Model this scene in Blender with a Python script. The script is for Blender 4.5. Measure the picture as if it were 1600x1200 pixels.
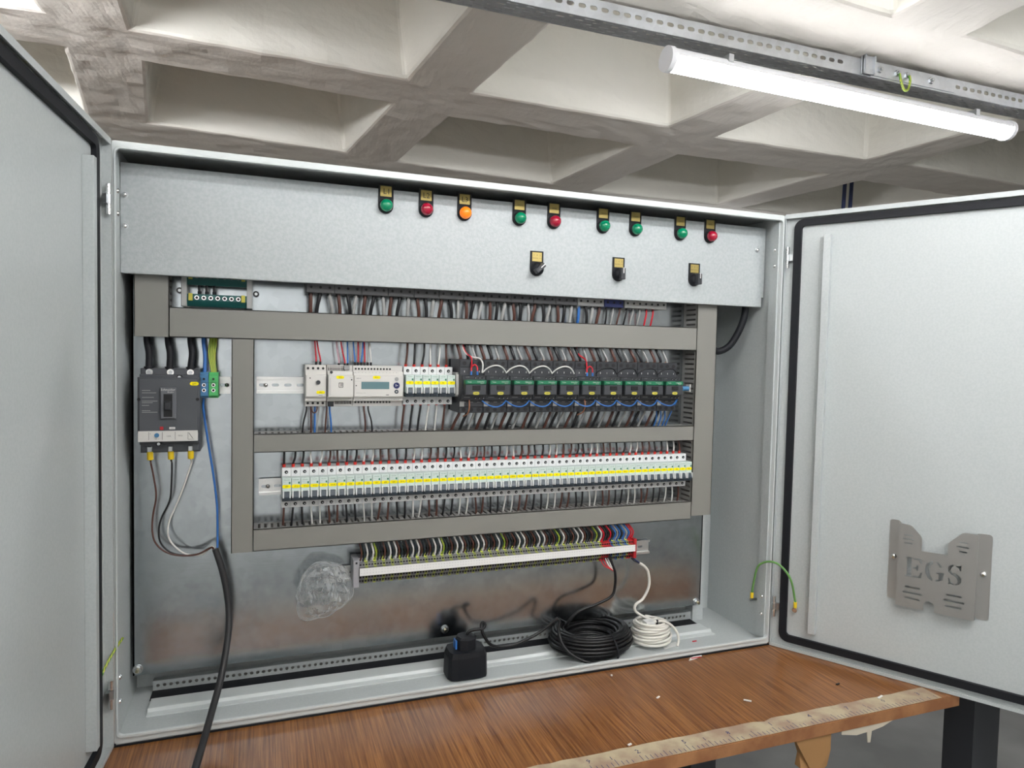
import bpy, bmesh, math, random
from mathutils import Vector, Matrix
R = random.Random(7)
C = bpy.context.scene.collection
for o in list(bpy.data.objects): bpy.data.objects.remove(o)
# ------------------------------------------------------------------ camera
F = 1063.6
cam_d = bpy.data.cameras.new('camera'); cam = bpy.data.objects.new('camera', cam_d); C.objects.link(cam)
cam_d.sensor_fit = 'HORIZONTAL'; cam_d.sensor_width = 36.0; cam_d.lens = F/1600*36
cam_d.clip_start = 0.02
CP = Vector((-.04707, -1.45793, .25159))
pit, rol, yaw = -.04437, -.0215, -.35193
M = Matrix.Rotation(yaw, 3, 'Z') @ Matrix.Rotation(pit, 3, 'X') @ Matrix.Rotation(rol, 3, 'Y')
rt, fw, up = M.col[0], M.col[1], M.col[2]
m4 = Matrix(((rt[0], up[0], -fw[0], CP[0]), (rt[1], up[1], -fw[1], CP[1]), (rt[2], up[2], -fw[2], CP[2]), (0, 0, 0, 1)))
cam.matrix_world = m4
bpy.context.scene.camera = cam
# ------------------------------------------------------------------ world, exposure
w = bpy.data.worlds.new('world'); bpy.context.scene.world = w; w.use_nodes = True
w.node_tree.nodes['Background'].inputs[0].default_value = (.80, .88, 1, 1)
w.node_tree.nodes['Background'].inputs[1].default_value = 0.05
vs = bpy.context.scene.view_settings
vs.view_transform = 'Standard'; vs.look = 'None'; vs.gamma = 1; vs.use_curve_mapping = False; vs.exposure = 0.48
LAMP_E = 34.0          # radiance of the LED tubes
LAMPS = [  # x0, y0, x1, y1, z, strength factor   (first one is the tube in the photograph)
    (.9467, .1274, 2.3078, .1604, 1.037, 1.0),
    (-1.85, .10, -.55, .12, 1.037, 2.3),
    (.15, -1.07, 1.45, -1.06, 1.037, .80),
    (-2.0, -1.78, -.7, -1.77, 1.037, .8),
    (.5, -1.78, 1.8, -1.77, 1.037, .8),
    (2.4, -1.07, 3.7, -1.06, 1.037, .7),  # added unseen tube, raises the general light from the right
    (-2.4, -1.07, -1.1, -1.06, 1.037, .6),  # added unseen tube, raises the general light from the left
    (1.9, 2.3, 3.2, 2.31, 1.037, .2),  # added lamp out of sight, brightens the ceiling behind the cabinet
    (-2.95, .90, -1.65, .92, 1.037, .5),  # added off-frame tube, brightens the ribs of the left ceiling
    (-1.0, -2.7, .3, -2.7, 1.037, .5),  # added tube behind the viewer, extra fill for the room
]
# ------------------------------------------------------------------ constants
X0, X1, Z0, Z1, YF = -.2949, 1.1643, -.4686, .6074, -.0918
YP = .052      # mounting plate front
YR = .16       # rear wall of enclosure
YD = -.010     # duct front
ZT = -.474     # table top
ZFL = -1.226
ZC = 1.1516
# ------------------------------------------------------------------ materials
MATS = {}
def mat(name, col, rough=.5, metal=0., bump=None, var=None, spec=None, trans=0, emit=None, coat=0):
    m = bpy.data.materials.new(name); m.use_nodes = True; nt = m.node_tree; b = nt.nodes['Principled BSDF']
    b.inputs['Base Color'].default_value = (*col, 1); b.inputs['Roughness'].default_value = rough; b.inputs['Metallic'].default_value = metal
    if spec is not None: b.inputs['Specular IOR Level'].default_value = spec
    if trans: b.inputs['Transmission Weight'].default_value = trans
    if coat: b.inputs['Coat Weight'].default_value = coat; b.inputs['Coat Roughness'].default_value = .12
    if emit: b.inputs['Emission Color'].default_value = (*emit[0], 1); b.inputs['Emission Strength'].default_value = emit[1]
    tc = nt.nodes.new('ShaderNodeTexCoord')
    if bump:
        sc, st, dist = bump
        n = nt.nodes.new('ShaderNodeTexNoise'); n.inputs['Scale'].default_value = sc; n.inputs['Detail'].default_value = 4
        bp = nt.nodes.new('ShaderNodeBump'); bp.inputs['Strength'].default_value = st; bp.inputs['Distance'].default_value = dist
        nt.links.new(tc.outputs['Object'], n.inputs['Vector']); nt.links.new(n.outputs['Fac'], bp.inputs['Height']); nt.links.new(bp.outputs['Normal'], b.inputs['Normal'])
    if var:   # (scale, second colour)
        sc, c2 = var
        n = nt.nodes.new('ShaderNodeTexNoise'); n.inputs['Scale'].default_value = sc; n.inputs['Detail'].default_value = 6
        r = nt.nodes.new('ShaderNodeValToRGB'); r.color_ramp.elements[0].position = .38; r.color_ramp.elements[1].position = .62
        r.color_ramp.elements[0].color = (*col, 1); r.color_ramp.elements[1].color = (*c2, 1)
        nt.links.new(tc.outputs['Object'], n.inputs['Vector']); nt.links.new(n.outputs['Fac'], r.inputs[0]); nt.links.new(r.outputs[0], b.inputs['Base Color'])
    MATS[name] = m
    return m
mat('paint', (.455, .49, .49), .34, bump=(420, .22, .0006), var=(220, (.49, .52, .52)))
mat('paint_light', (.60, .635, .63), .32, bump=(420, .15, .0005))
mat('paint_panel', (.40, .435, .44), .36, bump=(300, .3, .0008), var=(160, (.45, .48, .485)))
mat('steel', (.52, .54, .55), .28, 1.)
mat('chrome', (.8, .8, .8), .12, 1.)
mat('brushed', (.50, .495, .48), .42, 1., bump=(60, .1, .0005))
mat('brass', (.62, .55, .38), .2, 1.)
mat('duct', (.225, .22, .20), .5, bump=(500, .05, .0003))
mat('duct_in', (.27, .265, .25), .55)
mat('rubber', (.009, .010, .013), .6, spec=.3)
mat('dark', (.006, .006, .007), .6)
mat('white_pl', (.72, .72, .70), .4)
mat('white_mcb', (.74, .75, .75), .38)
mat('mint', (.60, .70, .66), .4)
mat('cream', (.66, .645, .61), .45)
mat('cream2', (.58, .565, .54), .5)
mat('toggle', (.035, .05, .065), .4)
mat('greyblack', (.028, .03, .035), .42)
mat('greyblack2', (.045, .048, .055), .45)
mat('mccb', (.075, .08, .09), .5, bump=(700, .1, .0003))
mat('mccb2', (.13, .135, .15), .4)
mat('yellow', (.95, .82, .0), .5, spec=.2)
mat('yellow_dim', (.50, .45, .06), .5)
mat('yellow_boot', (.85, .60, .02), .4)
mat('ink', (.02, .02, .02), .6)
mat('ink_green', (.05, .16, .08), .6)
mat('green_sq', (.03, .16, .09), .5)
mat('green_band', (.012, .16, .075), .35)
mat('term_grey', (.33, .33, .35), .5)
mat('term_yellow', (.72, .82, .10), .45); mat('term_dark', (.20, .20, .21), .5); mat('term_olive', (.30, .34, .08), .5)
mat('term_red', (.42, .015, .02), .45)
mat('term_blue', (.03, .12, .36), .45)
mat('block_blue', (.06, .20, .38), .4)
mat('block_green', (.07, .42, .12), .4)
mat('pe_green', (.012, .09, .085), .4)
mat('gold', (.40, .31, .10), .4, .6)
mat('lens_green', (.0, .24, .11), .18, coat=.4)
mat('lens_red', (.38, .008, .035), .18, coat=.4)
mat('lens_orange', (.95, .22, .01), .2, coat=.4, emit=((1, .25, .01), .25))
mat('lcd', (.12, .22, .24), .25)
mat('navy', (.01, .015, .10), .3)
mat('w_brown', (.095, .038, .028), .4); mat('zinc', (.78, .78, .77), .32, 1.)
mat('w_copper', (.36, .15, .08), .4)
mat('w_black', (.012, .012, .014), .38)
mat('w_dark', (.02, .03, .035), .4)
mat('w_white', (.70, .69, .66), .4)
mat('w_grey', (.36, .36, .35), .4)
mat('w_red', (.55, .015, .03), .4)
mat('w_blue', (.03, .15, .46), .4)
mat('w_pink', (.55, .33, .38), .4)
mat('w_green', (.13, .31, .08), .4)
mat('boot_red', (.60, .03, .02), .4)
mat('cable_black', (.009, .009, .010), .34, spec=.35)
mat('cable_jacket', (.022, .022, .024), .5)
mat('cable_white', (.72, .70, .64), .35)
mat('blue_dark', (.01, .02, .12), .4)
mat('lampbody', (.80, .80, .82), .4)
mat('cardboard', (.30, .16, .06), .7)
mat('tapeclear', (.55, .50, .40), .3)
mat('marker_white', (.82, .82, .80), .5)
mat('conduit_blue', (.02, .03, .09), .4)
mat('paper', (.75, .75, .73), .7)
# galvanised plate with scratches
def galv(name, base, r0, r1):
    m = mat(name, base, .25, 1.); nt = m.node_tree; b = nt.nodes['Principled BSDF']; tc = nt.nodes.new('ShaderNodeTexCoord')
    v = nt.nodes.new('ShaderNodeTexNoise'); v.inputs['Scale'].default_value = 14; v.inputs['Detail'].default_value = 8; v.inputs['Roughness'].default_value = .7
    mr = nt.nodes.new('ShaderNodeMapRange'); mr.inputs['From Min'].default_value = .35; mr.inputs['From Max'].default_value = .7; mr.inputs['To Min'].default_value = r0; mr.inputs['To Max'].default_value = r1
    nt.links.new(tc.outputs['Object'], v.inputs['Vector']); nt.links.new(v.outputs['Fac'], mr.inputs['Value']); nt.links.new(mr.outputs[0], b.inputs['Roughness'])
    mp = nt.nodes.new('ShaderNodeMapping'); mp.inputs['Scale'].default_value = (3, 3, 90)
    n2 = nt.nodes.new('ShaderNodeTexNoise'); n2.inputs['Scale'].default_value = 5; n2.inputs['Detail'].default_value = 6
    bp = nt.nodes.new('ShaderNodeBump'); bp.inputs['Strength'].default_value = .04; bp.inputs['Distance'].default_value = .0004
    nt.links.new(tc.outputs['Object'], mp.inputs['Vector']); nt.links.new(mp.outputs[0], n2.inputs['Vector']); nt.links.new(n2.outputs['Fac'], bp.inputs['Height']); nt.links.new(bp.outputs['Normal'], b.inputs['Normal'])
    vo = nt.nodes.new('ShaderNodeTexVoronoi'); vo.inputs['Scale'].default_value = 55
    rp = nt.nodes.new('ShaderNodeMixRGB'); rp.blend_type = 'MIX'; rp.inputs[1].default_value = (*[c*.90 for c in base], 1); rp.inputs[2].default_value = (*base, 1)
    sp = nt.nodes.new('ShaderNodeSeparateColor'); nt.links.new(tc.outputs['Object'], vo.inputs['Vector']); nt.links.new(vo.outputs['Color'], sp.inputs[0]); nt.links.new(sp.outputs[0], rp.inputs[0]); nt.links.new(rp.outputs[0], b.inputs['Base Color'])
galv('galv', (.49, .53, .555), .14, .25)
galv('galv_tray', (.62, .64, .66), .36, .55)
# plaster ceiling
def plaster(name, c1, c2, big=1.2):
    m = mat(name, c1, .75, bump=(60, .35, .004)); nt = m.node_tree; b = nt.nodes['Principled BSDF']; tc = nt.nodes.new('ShaderNodeTexCoord')
    n = nt.nodes.new('ShaderNodeTexNoise'); n.inputs['Scale'].default_value = big; n.inputs['Detail'].default_value = 8; n.inputs['Roughness'].default_value = .62
    r = nt.nodes.new('ShaderNodeValToRGB'); r.color_ramp.elements[0].position = .3; r.color_ramp.elements[1].position = .68
    r.color_ramp.elements[0].color = (*c2, 1); r.color_ramp.elements[1].color = (*c1, 1)
    nt.links.new(tc.outputs['Object'], n.inputs['Vector']); nt.links.new(n.outputs['Fac'], r.inputs[0]); nt.links.new(r.outputs[0], b.inputs['Base Color'])
plaster('plaster_coffer', (.86, .835, .76), (.80, .775, .70))
plaster('plaster_rib', (.80, .755, .69), (.73, .68, .61), 2.2)
plaster('wall_paint', (.50, .48, .45), (.45, .43, .40))
plaster('wall_white', (.85, .85, .83), (.80, .80, .78))
# wood laminate with the grain along Y
def wood():
    m = mat('wood', (.3, .13, .05), .33, coat=.15); nt = m.node_tree; b = nt.nodes['Principled BSDF']; tc = nt.nodes.new('ShaderNodeTexCoord')
    def stretched(sx, sy, sc, det):
        mp = nt.nodes.new('ShaderNodeMapping'); mp.inputs['Scale'].default_value = (sx, sy, 1)
        n = nt.nodes.new('ShaderNodeTexNoise'); n.inputs['Scale'].default_value = sc; n.inputs['Detail'].default_value = det; n.inputs['Roughness'].default_value = .7
        nt.links.new(tc.outputs['Object'], mp.inputs['Vector']); nt.links.new(mp.outputs[0], n.inputs['Vector']); return n
    n1 = stretched(40, .8, 6, 8); n2 = stretched(3.2, .5, 3, 4)
    r1 = nt.nodes.new('ShaderNodeValToRGB'); e = r1.color_ramp.elements
    e[0].position = .36; e[0].color = (.135, .045, .014, 1); e[1].position = .62; e[1].color = (.37, .165, .052, 1)
    x = e.new(.49); x.color = (.25, .10, .030, 1)
    nt.links.new(n1.outputs['Fac'], r1.inputs[0])
    mx = nt.nodes.new('ShaderNodeMixRGB'); mx.blend_type = 'MULTIPLY'; mx.inputs[0].default_value = .6
    r2 = nt.nodes.new('ShaderNodeValToRGB'); r2.color_ramp.elements[0].position = .35; r2.color_ramp.elements[1].position = .65; r2.color_ramp.elements[0].color = (.55, .5, .45, 1)
    nt.links.new(n2.outputs['Fac'], r2.inputs[0]); nt.links.new(r1.outputs[0], mx.inputs[1]); nt.links.new(r2.outputs[0], mx.inputs[2]); nt.links.new(mx.outputs[0], b.inputs['Base Color'])
wood()
mat('wood_edge', (.36, .17, .07), .55, var=(18, (.24, .10, .04)))
mat('tape', (.34, .24, .17), .45, var=(22, (.47, .40, .27)), bump=(60, .3, .001))
mat('floor_mat', (.17, .175, .17), .22, var=(2.5, (.23, .235, .23)), bump=(12, .12, .01))
# yellow-green striped earth wire
def stripe():
    m = mat('w_gy', (.25, .45, .04), .4); nt = m.node_tree; b = nt.nodes['Principled BSDF']; tc = nt.nodes.new('ShaderNodeTexCoord')
    wv = nt.nodes.new('ShaderNodeTexWave'); wv.inputs['Scale'].default_value = 110; wv.bands_direction = 'X'
    r = nt.nodes.new('ShaderNodeValToRGB'); r.color_ramp.interpolation = 'CONSTANT'; r.color_ramp.elements[0].color = (.09, .28, .05, 1); r.color_ramp.elements[1].position = .5; r.color_ramp.elements[1].color = (.55, .52, .05, 1)
    nt.links.new(tc.outputs['Object'], wv.inputs['Vector']); nt.links.new(wv.outputs['Fac'], r.inputs[0]); nt.links.new(r.outputs[0], b.inputs['Base Color'])
stripe()
def film():
    m = bpy.data.materials.new('film'); m.use_nodes = True; nt = m.node_tree; nt.nodes.clear()
    o = nt.nodes.new('ShaderNodeOutputMaterial'); mx = nt.nodes.new('ShaderNodeMixShader'); t = nt.nodes.new('ShaderNodeBsdfTransparent'); g = nt.nodes.new('ShaderNodeBsdfPrincipled')
    g.inputs['Base Color'].default_value = (.75, .77, .78, 1); g.inputs['Roughness'].default_value = .12; g.inputs['Specular IOR Level'].default_value = .9
    t.inputs[0].default_value = (.93, .94, .94, 1)
    lw = nt.nodes.new('ShaderNodeLayerWeight'); lw.inputs[0].default_value = .36
    nt.links.new(lw.outputs['Facing'], mx.inputs[0]); nt.links.new(t.outputs[0], mx.inputs[1]); nt.links.new(g.outputs[0], mx.inputs[2]); nt.links.new(mx.outputs[0], o.inputs[0])
    MATS['film'] = m
film()
LM = {}
def lamp_mat(f):
    if f not in LM:
        LM[f] = mat('led_%d' % len(LM), (.9, .9, .9), .4, emit=((.96, .97, 1.0), LAMP_E*f))
    return LM[f]
# ------------------------------------------------------------------ mesh builder
class MB:
    def __init__(s): s.v = []; s.f = []; s.m = []; s.sm = []; s.mats = []
    def mi(s, m):
        m = MATS[m] if isinstance(m, str) else m
        if m not in s.mats: s.mats.append(m)
        return s.mats.index(m)
    def add(s, vs_, fs, m, smooth=False):
        b = len(s.v); s.v += [tuple(v) for v in vs_]; k = s.mi(m)
        for f in fs: s.f.append([b+i for i in f]); s.m.append(k); s.sm.append(smooth)
        return s
    def box(s, x0, x1, y0, y1, z0, z1, m):
        if x0 > x1: x0, x1 = x1, x0
        if y0 > y1: y0, y1 = y1, y0
        if z0 > z1: z0, z1 = z1, z0
        return s.add([(x0, y0, z0), (x1, y0, z0), (x1, y1, z0), (x0, y1, z0), (x0, y0, z1), (x1, y0, z1), (x1, y1, z1), (x0, y1, z1)],
              [(0, 3, 2, 1), (4, 5, 6, 7), (0, 1, 5, 4), (1, 2, 6, 5), (2, 3, 7, 6), (3, 0, 4, 7)], m)
    def cbox(s, x0, x1, y0, y1, z0, z1, m, c=.001):
        """box whose front (low y) face is chamfered"""
        return s.add([(x0, y1, z0), (x1, y1, z0), (x1, y1, z1), (x0, y1, z1), (x0, y0+c, z0), (x1, y0+c, z0), (x1, y0+c, z1), (x0, y0+c, z1),
                      (x0+c, y0, z0+c), (x1-c, y0, z0+c), (x1-c, y0, z1-c), (x0+c, y0, z1-c)],
              [(0, 3, 2, 1), (0, 1, 5, 4), (1, 2, 6, 5), (2, 3, 7, 6), (3, 0, 4, 7), (4, 5, 9, 8), (5, 6, 10, 9), (6, 7, 11, 10), (7, 4, 8, 11), (8, 9, 10, 11)], m)
    def cyl(s, c, ax, r, h, m, n=16, r2=None, smooth=True):
        """cylinder starting at c, running h along axis ax ('x','y','z' or vector)"""
        a = {'x': Vector((1, 0, 0)), 'y': Vector((0, 1, 0)), 'z': Vector((0, 0, 1))}[ax] if isinstance(ax, str) else Vector(ax).normalized()
        r2 = r if r2 is None else r2; c = Vector(c)
        t = a.orthogonal().normalized(); b = a.cross(t)
        V = []
        for k in range(n):
            d = t*math.cos(2*math.pi*k/n)+b*math.sin(2*math.pi*k/n); V += [c+d*r, c+a*h+d*r2]
        s.add(V, [(2*k, 2*((k+1) % n), 2*((k+1) % n)+1, 2*k+1) for k in range(n)], m, smooth)
        s.add([V[2*k] for k in range(n)], [tuple(range(n))[::-1]], m); s.add([V[2*k+1] for k in range(n)], [tuple(range(n))], m)
        return s
    def lathe(s, c, ax, prof, m, n=18):
        a = {'x': Vector((1, 0, 0)), 'y': Vector((0, 1, 0)), 'z': Vector((0, 0, 1))}[ax] if isinstance(ax, str) else Vector(ax).normalized()
        c = Vector(c); t = a.orthogonal().normalized(); b = a.cross(t); V = []; Fc = []
        for (r, h) in prof:
            for k in range(n):
                d = t*math.cos(2*math.pi*k/n)+b*math.sin(2*math.pi*k/n); V.append(c+a*h+d*r)
        for j in range(len(prof)-1):
            for k in range(n):
                Fc.append((j*n+k, j*n+(k+1) % n, (j+1)*n+(k+1) % n, (j+1)*n+k))
        return s.add(V, Fc, m, True)
    def prism(s, pts, y0, y1, m, plane='xz'):
        """extrude polygon; plane xz along y, or yz along x"""
        n = len(pts)
        if plane == 'xz': V = [(p[0], y0, p[1]) for p in pts]+[(p[0], y1, p[1]) for p in pts]
        elif plane == 'yz': V = [(y0, p[0], p[1]) for p in pts]+[(y1, p[0], p[1]) for p in pts]
        else: V = [(p[0], p[1], y0) for p in pts]+[(p[0], p[1], y1) for p in pts]
        return s.add(V, [tuple(range(n))[::-1], tuple(range(n, 2*n))]+[(i, (i+1) % n, n+(i+1) % n, n+i) for i in range(n)], m)
    def tube(s, pts, r, m, n=8, res=5, raw=False):
        P = [Vector(p) for p in pts]
        Q = P if raw else smoothpts(P, res)
        t0 = (Q[1]-Q[0]).normalized(); u = t0.orthogonal().normalized(); V = []
        for i, q in enumerate(Q):
            t = (Q[min(i+1, len(Q)-1)]-Q[max(i-1, 0)])
            t = t.normalized() if t.length > 1e-9 else t0
            u = (u-t*u.dot(t)); u = u.normalized() if u.length > 1e-9 else t.orthogonal().normalized(); b = t.cross(u)
            for k in range(n):
                a = 2*math.pi*k/n; V.append(q+(u*math.cos(a)+b*math.sin(a))*r)
        L = len(Q)
        s.add(V, [(i*n+k, i*n+(k+1) % n, (i+1)*n+(k+1) % n, (i+1)*n+k) for i in range(L-1) for k in range(n)], m, True)
        s.add(V[:n], [tuple(range(n))[::-1]], m); s.add(V[-n:], [tuple(range(n))], m)
        return s
    def text(s, body, size, x, y, z, m, align='CENTER', sx=1., ax='y-'):
        """flat lettering standing in the xz plane, facing -y, centred at x,z"""
        V, Fc, wd = text_geo(body)
        k = size
        off = -wd*k*sx/2 if align == 'CENTER' else 0
        if ax == 'z+': return s.add([(x+off+v[0]*k*sx, y+v[1]*k-.35*k, z) for v in V], Fc, m)
        return s.add([(x+off+v[0]*k*sx, y, z+v[1]*k-.35*k) for v in V], Fc, m)
    def mesh(s, name):
        me = bpy.data.meshes.new(name); me.from_pydata(s.v, [], s.f)
        for m in s.mats: me.materials.append(m)
        me.polygons.foreach_set('material_index', s.m); me.polygons.foreach_set('use_smooth', s.sm); me.update()
        return me
def smoothpts(P, res):
    if len(P) < 3: return P
    Q = []
    for i in range(len(P)-1):
        a = P[i-1] if i else P[0]*2-P[1]; b = P[i]; c = P[i+1]; d = P[i+2] if i+2 < len(P) else P[-1]*2-P[-2]
        for k in range(res):
            t = k/res
            Q.append(.5*((2*b)+(c-a)*t+(2*a-5*b+4*c-d)*t*t+(3*b-a-3*c+d)*t**3))
    Q.append(P[-1]); return Q
TG = {}
def text_geo(body):
    if body in TG: return TG[body]
    cu = bpy.data.curves.new('t', 'FONT'); cu.body = body; cu.resolution_u = 1; cu.size = 1
    o = bpy.data.objects.new('t', cu); C.objects.link(o)
    dg = bpy.context.evaluated_depsgraph_get(); me = o.evaluated_get(dg).to_mesh()
    V = [tuple(v.co) for v in me.vertices]; Fc = [tuple(p.vertices) for p in me.polygons]
    o.evaluated_get(dg).to_mesh_clear(); bpy.data.objects.remove(o); bpy.data.curves.remove(cu)
    TG[body] = (V, Fc, max([v[0] for v in V] or [0])); return TG[body]
def plate2d(outer, holes, th, bevel=0):
    """polygon with polygonal holes, extruded; returns verts, faces in local xy, z 0..th"""
    cu = bpy.data.curves.new('p', 'CURVE'); cu.dimensions = '2D'; cu.fill_mode = 'BOTH'; cu.extrude = th/2
    for poly in [outer]+holes:
        sp = cu.splines.new('POLY'); sp.points.add(len(poly)-1)
        for p, q in zip(sp.points, poly): p.co = (q[0], q[1], 0, 1)
        sp.use_cyclic_u = True
    o = bpy.data.objects.new('p', cu); C.objects.link(o)
    dg = bpy.context.evaluated_depsgraph_get(); me = o.evaluated_get(dg).to_mesh()
    V = [tuple(v.co) for v in me.vertices]; Fc = [tuple(p.vertices) for p in me.polygons]
    o.evaluated_get(dg).to_mesh_clear(); bpy.data.objects.remove(o); bpy.data.curves.remove(cu)
    return V, Fc
def slot(cx, cy, L, h, n=5):
    """stadium hole"""
    r = h/2; P = []
    for k in range(n+1): a = -math.pi/2+math.pi*k/n; P.append((cx+L/2-r+r*math.cos(a), cy+r*math.sin(a)))
    for k in range(n+1): a = math.pi/2+math.pi*k/n; P.append((cx-L/2+r+r*math.cos(a), cy+r*math.sin(a)))
    return P
def circ(cx, cy, r, n=12): return [(cx+r*math.cos(2*math.pi*k/n), cy+r*math.sin(2*math.pi*k/n)) for k in range(n)]
# ------------------------------------------------------------------ objects
def empty(name, loc, label, cat, group=None, rz=0):
    o = bpy.data.objects.new(name, None); C.objects.link(o); o.location = loc; o.rotation_euler = (0, 0, rz); o.empty_display_size = .02
    o['label'] = label; o['category'] = cat
    if group: o['group'] = group
    return o
def part(name, mb, parent, label=None, loc=None, bevel=0, kind=None):
    me = mb.mesh(name) if isinstance(mb, MB) else mb
    o = bpy.data.objects.new(name, me); C.objects.link(o); o.parent = parent
    if loc: o.location = loc
    if label: o['label'] = label
    if kind: o['kind'] = kind
    if bevel:
        b = o.modifiers.new('b', 'BEVEL'); b.width = bevel; b.segments = 2; b.limit_method = 'ANGLE'
    return o
def single(name, mb, label, cat, group=None, bevel=0, loc=None, kind=None):
    me = mb.mesh(name) if isinstance(mb, MB) else mb
    o = bpy.data.objects.new(name, me); C.objects.link(o); o['label'] = label; o['category'] = cat
    if group: o['group'] = group
    if kind: o['kind'] = kind
    if loc: o.location = loc
    if bevel:
        b = o.modifiers.new('b', 'BEVEL'); b.width = bevel; b.segments = 2; b.limit_method = 'ANGLE'
    return o
def struct(name, mb, bevel=0):
    o = bpy.data.objects.new(name, mb.mesh(name)); C.objects.link(o); o['kind'] = 'structure'
    if bevel:
        b = o.modifiers.new('b', 'BEVEL'); b.width = bevel; b.segments = 2; b.limit_method = 'ANGLE'
    return o
def dup(root, loc, label, group=None):
    r = root.copy(); C.objects.link(r); r.location = loc; r['label'] = label
    if group: r['group'] = group
    for ch in list(root.children):
        c = ch.copy(); C.objects.link(c); c.parent = r
        for g in list(ch.children):
            d = g.copy(); C.objects.link(d); d.parent = c
    return r
ORD = ['first', 'second', 'third', 'fourth', 'fifth', 'sixth', 'seventh', 'eighth', 'ninth', 'tenth', 'eleventh', 'twelfth', 'thirteenth', 'fourteenth', 'fifteenth', 'sixteenth', 'seventeenth', 'eighteenth', 'nineteenth']
def nth(i):
    if i < 19: return ORD[i]
    n = i+1
    if n >= 100: return 'hundredth' if n == 100 else 'hundred-and-'+nth(n-101)
    t = ['', '', 'twent', 'thirt', 'fort', 'fift', 'sixt', 'sevent', 'eight', 'ninet'][n//10]
    return t+('ieth' if n % 10 == 0 else 'y-'+ORD[n % 10-1])

# ================================================================== ROOM
fl = MB(); fl.box(-3.2, 5.2, -3.6, 3.8, ZFL-.1, ZFL, 'floor_mat'); struct('floor', fl)
for nm, b in dict(wall_left=(-3.3, -3.2, -3.6, 3.8), wall_right=(5.2, 5.3, -3.6, 3.8), wall_front=(-3.3, 5.3, -3.7, -3.6), wall_back=(-3.3, 5.3, 3.8, 3.9)).items():
    k = MB(); k.box(*b, ZFL-.1, 1.75, 'wall_white' if nm == 'wall_front' else 'wall_paint'); struct(nm, k)
# ceiling: waffle slab, openings on a grid with the cast irregularities of the visible ones
th = .0419; PX, PY, WX, WY = 1.045, 1.015, .81, .745; OX, OY = -.30, .537
def grid(i, j, a, b):
    u = OX+i*PX+a*WX; v = OY+(j-0)*.994+b*.7533-.0
    x = u*math.cos(th)-v*math.sin(th)+CP[0]; y = u*math.sin(th)+v*math.cos(th)+CP[1]
    return (x, y)
OV = {(0, 1, 0, 1): (-.403, .784), (0, 1, 1, 1): (.396, .825), (0, 2, 0, 0): (-.399, 1.018), (0, 2, 1, 0): (.390, 1.067), (0, 2, 1, 1): (.304, 1.761), (0, 2, 0, 1): (-.483, 1.685),
      (1, 2, 0, 0): (.620, 1.119), (1, 2, 1, 0): (1.445, 1.144), (1, 2, 1, 1): (1.380, 1.887), (1, 2, 0, 1): (.549, 1.820), (1, 1, 0, 1): (.635, .848), (1, 1, 1, 1): (1.440, .877),
      (2, 1, 0, 1): (1.691, .903), (2, 1, 1, 1): (2.481, .904), (3, 1, 0, 1): (2.705, .881), (3, 1, 1, 1): (3.544, .916), (2, 2, 0, 0): (1.686, 1.179), (2, 2, 1, 0): (2.509, 1.154),
      (2, 2, 1, 1): (2.455, 1.930), (2, 2, 0, 1): (1.647, 1.948), (3, 2, 0, 0): (2.757, 1.180), (1, 0, 1, 1): (1.490, -.089), (2, 0, 0, 1): (1.762, -.088), (-1, 2, 1, 0): (-.619, 1.003), (-1, 2, 1, 1): (-.700, 1.66),
      (-1, 1, 1, 1): (-.619, .764), (0, 1, 0, 0): (-.375, .10), (0, 1, 1, 0): (.470, .12), (1, 1, 0, 0): (.705, .14), (1, 1, 1, 0): (1.53, .155), (2, 1, 0, 0): (1.74, .17), (2, 1, 1, 0): (2.55, .17)}
def corner(i, j, a, b): return OV.get((i, j, a, b)) or grid(i, j, a, b)
ce = MB(); I = range(-3, 5); J = range(-3, 5); H = .40
def q(a, b, c, d, m): ce.add([a, b, c, d], [(0, 1, 2, 3)], m)
for i in I:
    for j in J:
        c = {(a, b): Vector((*corner(i, j, a, b), ZC)) for a in (0, 1) for b in (0, 1)}
        nx = {(a, b): Vector((*corner(i+1, j, a, b), ZC)) for a in (0, 1) for b in (0, 1)}
        ny = {(a, b): Vector((*corner(i, j+1, a, b), ZC)) for a in (0, 1) for b in (0, 1)}
        nxy = {(a, b): Vector((*corner(i+1, j+1, a, b), ZC)) for a in (0, 1) for b in (0, 1)}
        q(c[1, 0], c[1, 1], nx[0, 1], nx[0, 0], 'plaster_rib'); q(c[0, 1], ny[0, 0], ny[1, 0], c[1, 1], 'plaster_rib'); q(c[1, 1], ny[1, 0], nxy[0, 0], nx[0, 1], 'plaster_rib')
        mid = (c[0, 0]+c[1, 0]+c[0, 1]+c[1, 1])/4
        t = {k: Vector((mid.x+(v.x-mid.x)*.84, mid.y+(v.y-mid.y)*.84, ZC+H)) for k, v in c.items()}
        for (k, l) in (((0, 0), (1, 0)), ((1, 0), (1, 1)), ((1, 1), (0, 1)), ((0, 1), (0, 0))): q(c[k], c[l], t[l], t[k], 'plaster_coffer')
        q(t[0, 0], t[1, 0], t[1, 1], t[0, 1], 'plaster_coffer')
ceo = struct('ceiling', ce)
bm = bmesh.new(); bm.from_mesh(ceo.data); bmesh.ops.remove_doubles(bm, verts=bm.verts, dist=.0005); bmesh.ops.recalc_face_normals(bm, faces=bm.faces); bm.to_mesh(ceo.data); bm.free()
b = ceo.modifiers.new('b', 'BEVEL'); b.width = .012; b.segments = 2; b.limit_method = 'ANGLE'; b.angle_limit = math.radians(20)
s_ = ceo.modifiers.new('s', 'SUBSURF'); s_.subdivision_type = 'SIMPLE'; s_.levels = s_.render_levels = 4
tx = bpy.data.textures.new('lumps', 'CLOUDS'); tx.noise_scale = .09; tx.noise_depth = 3
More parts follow.
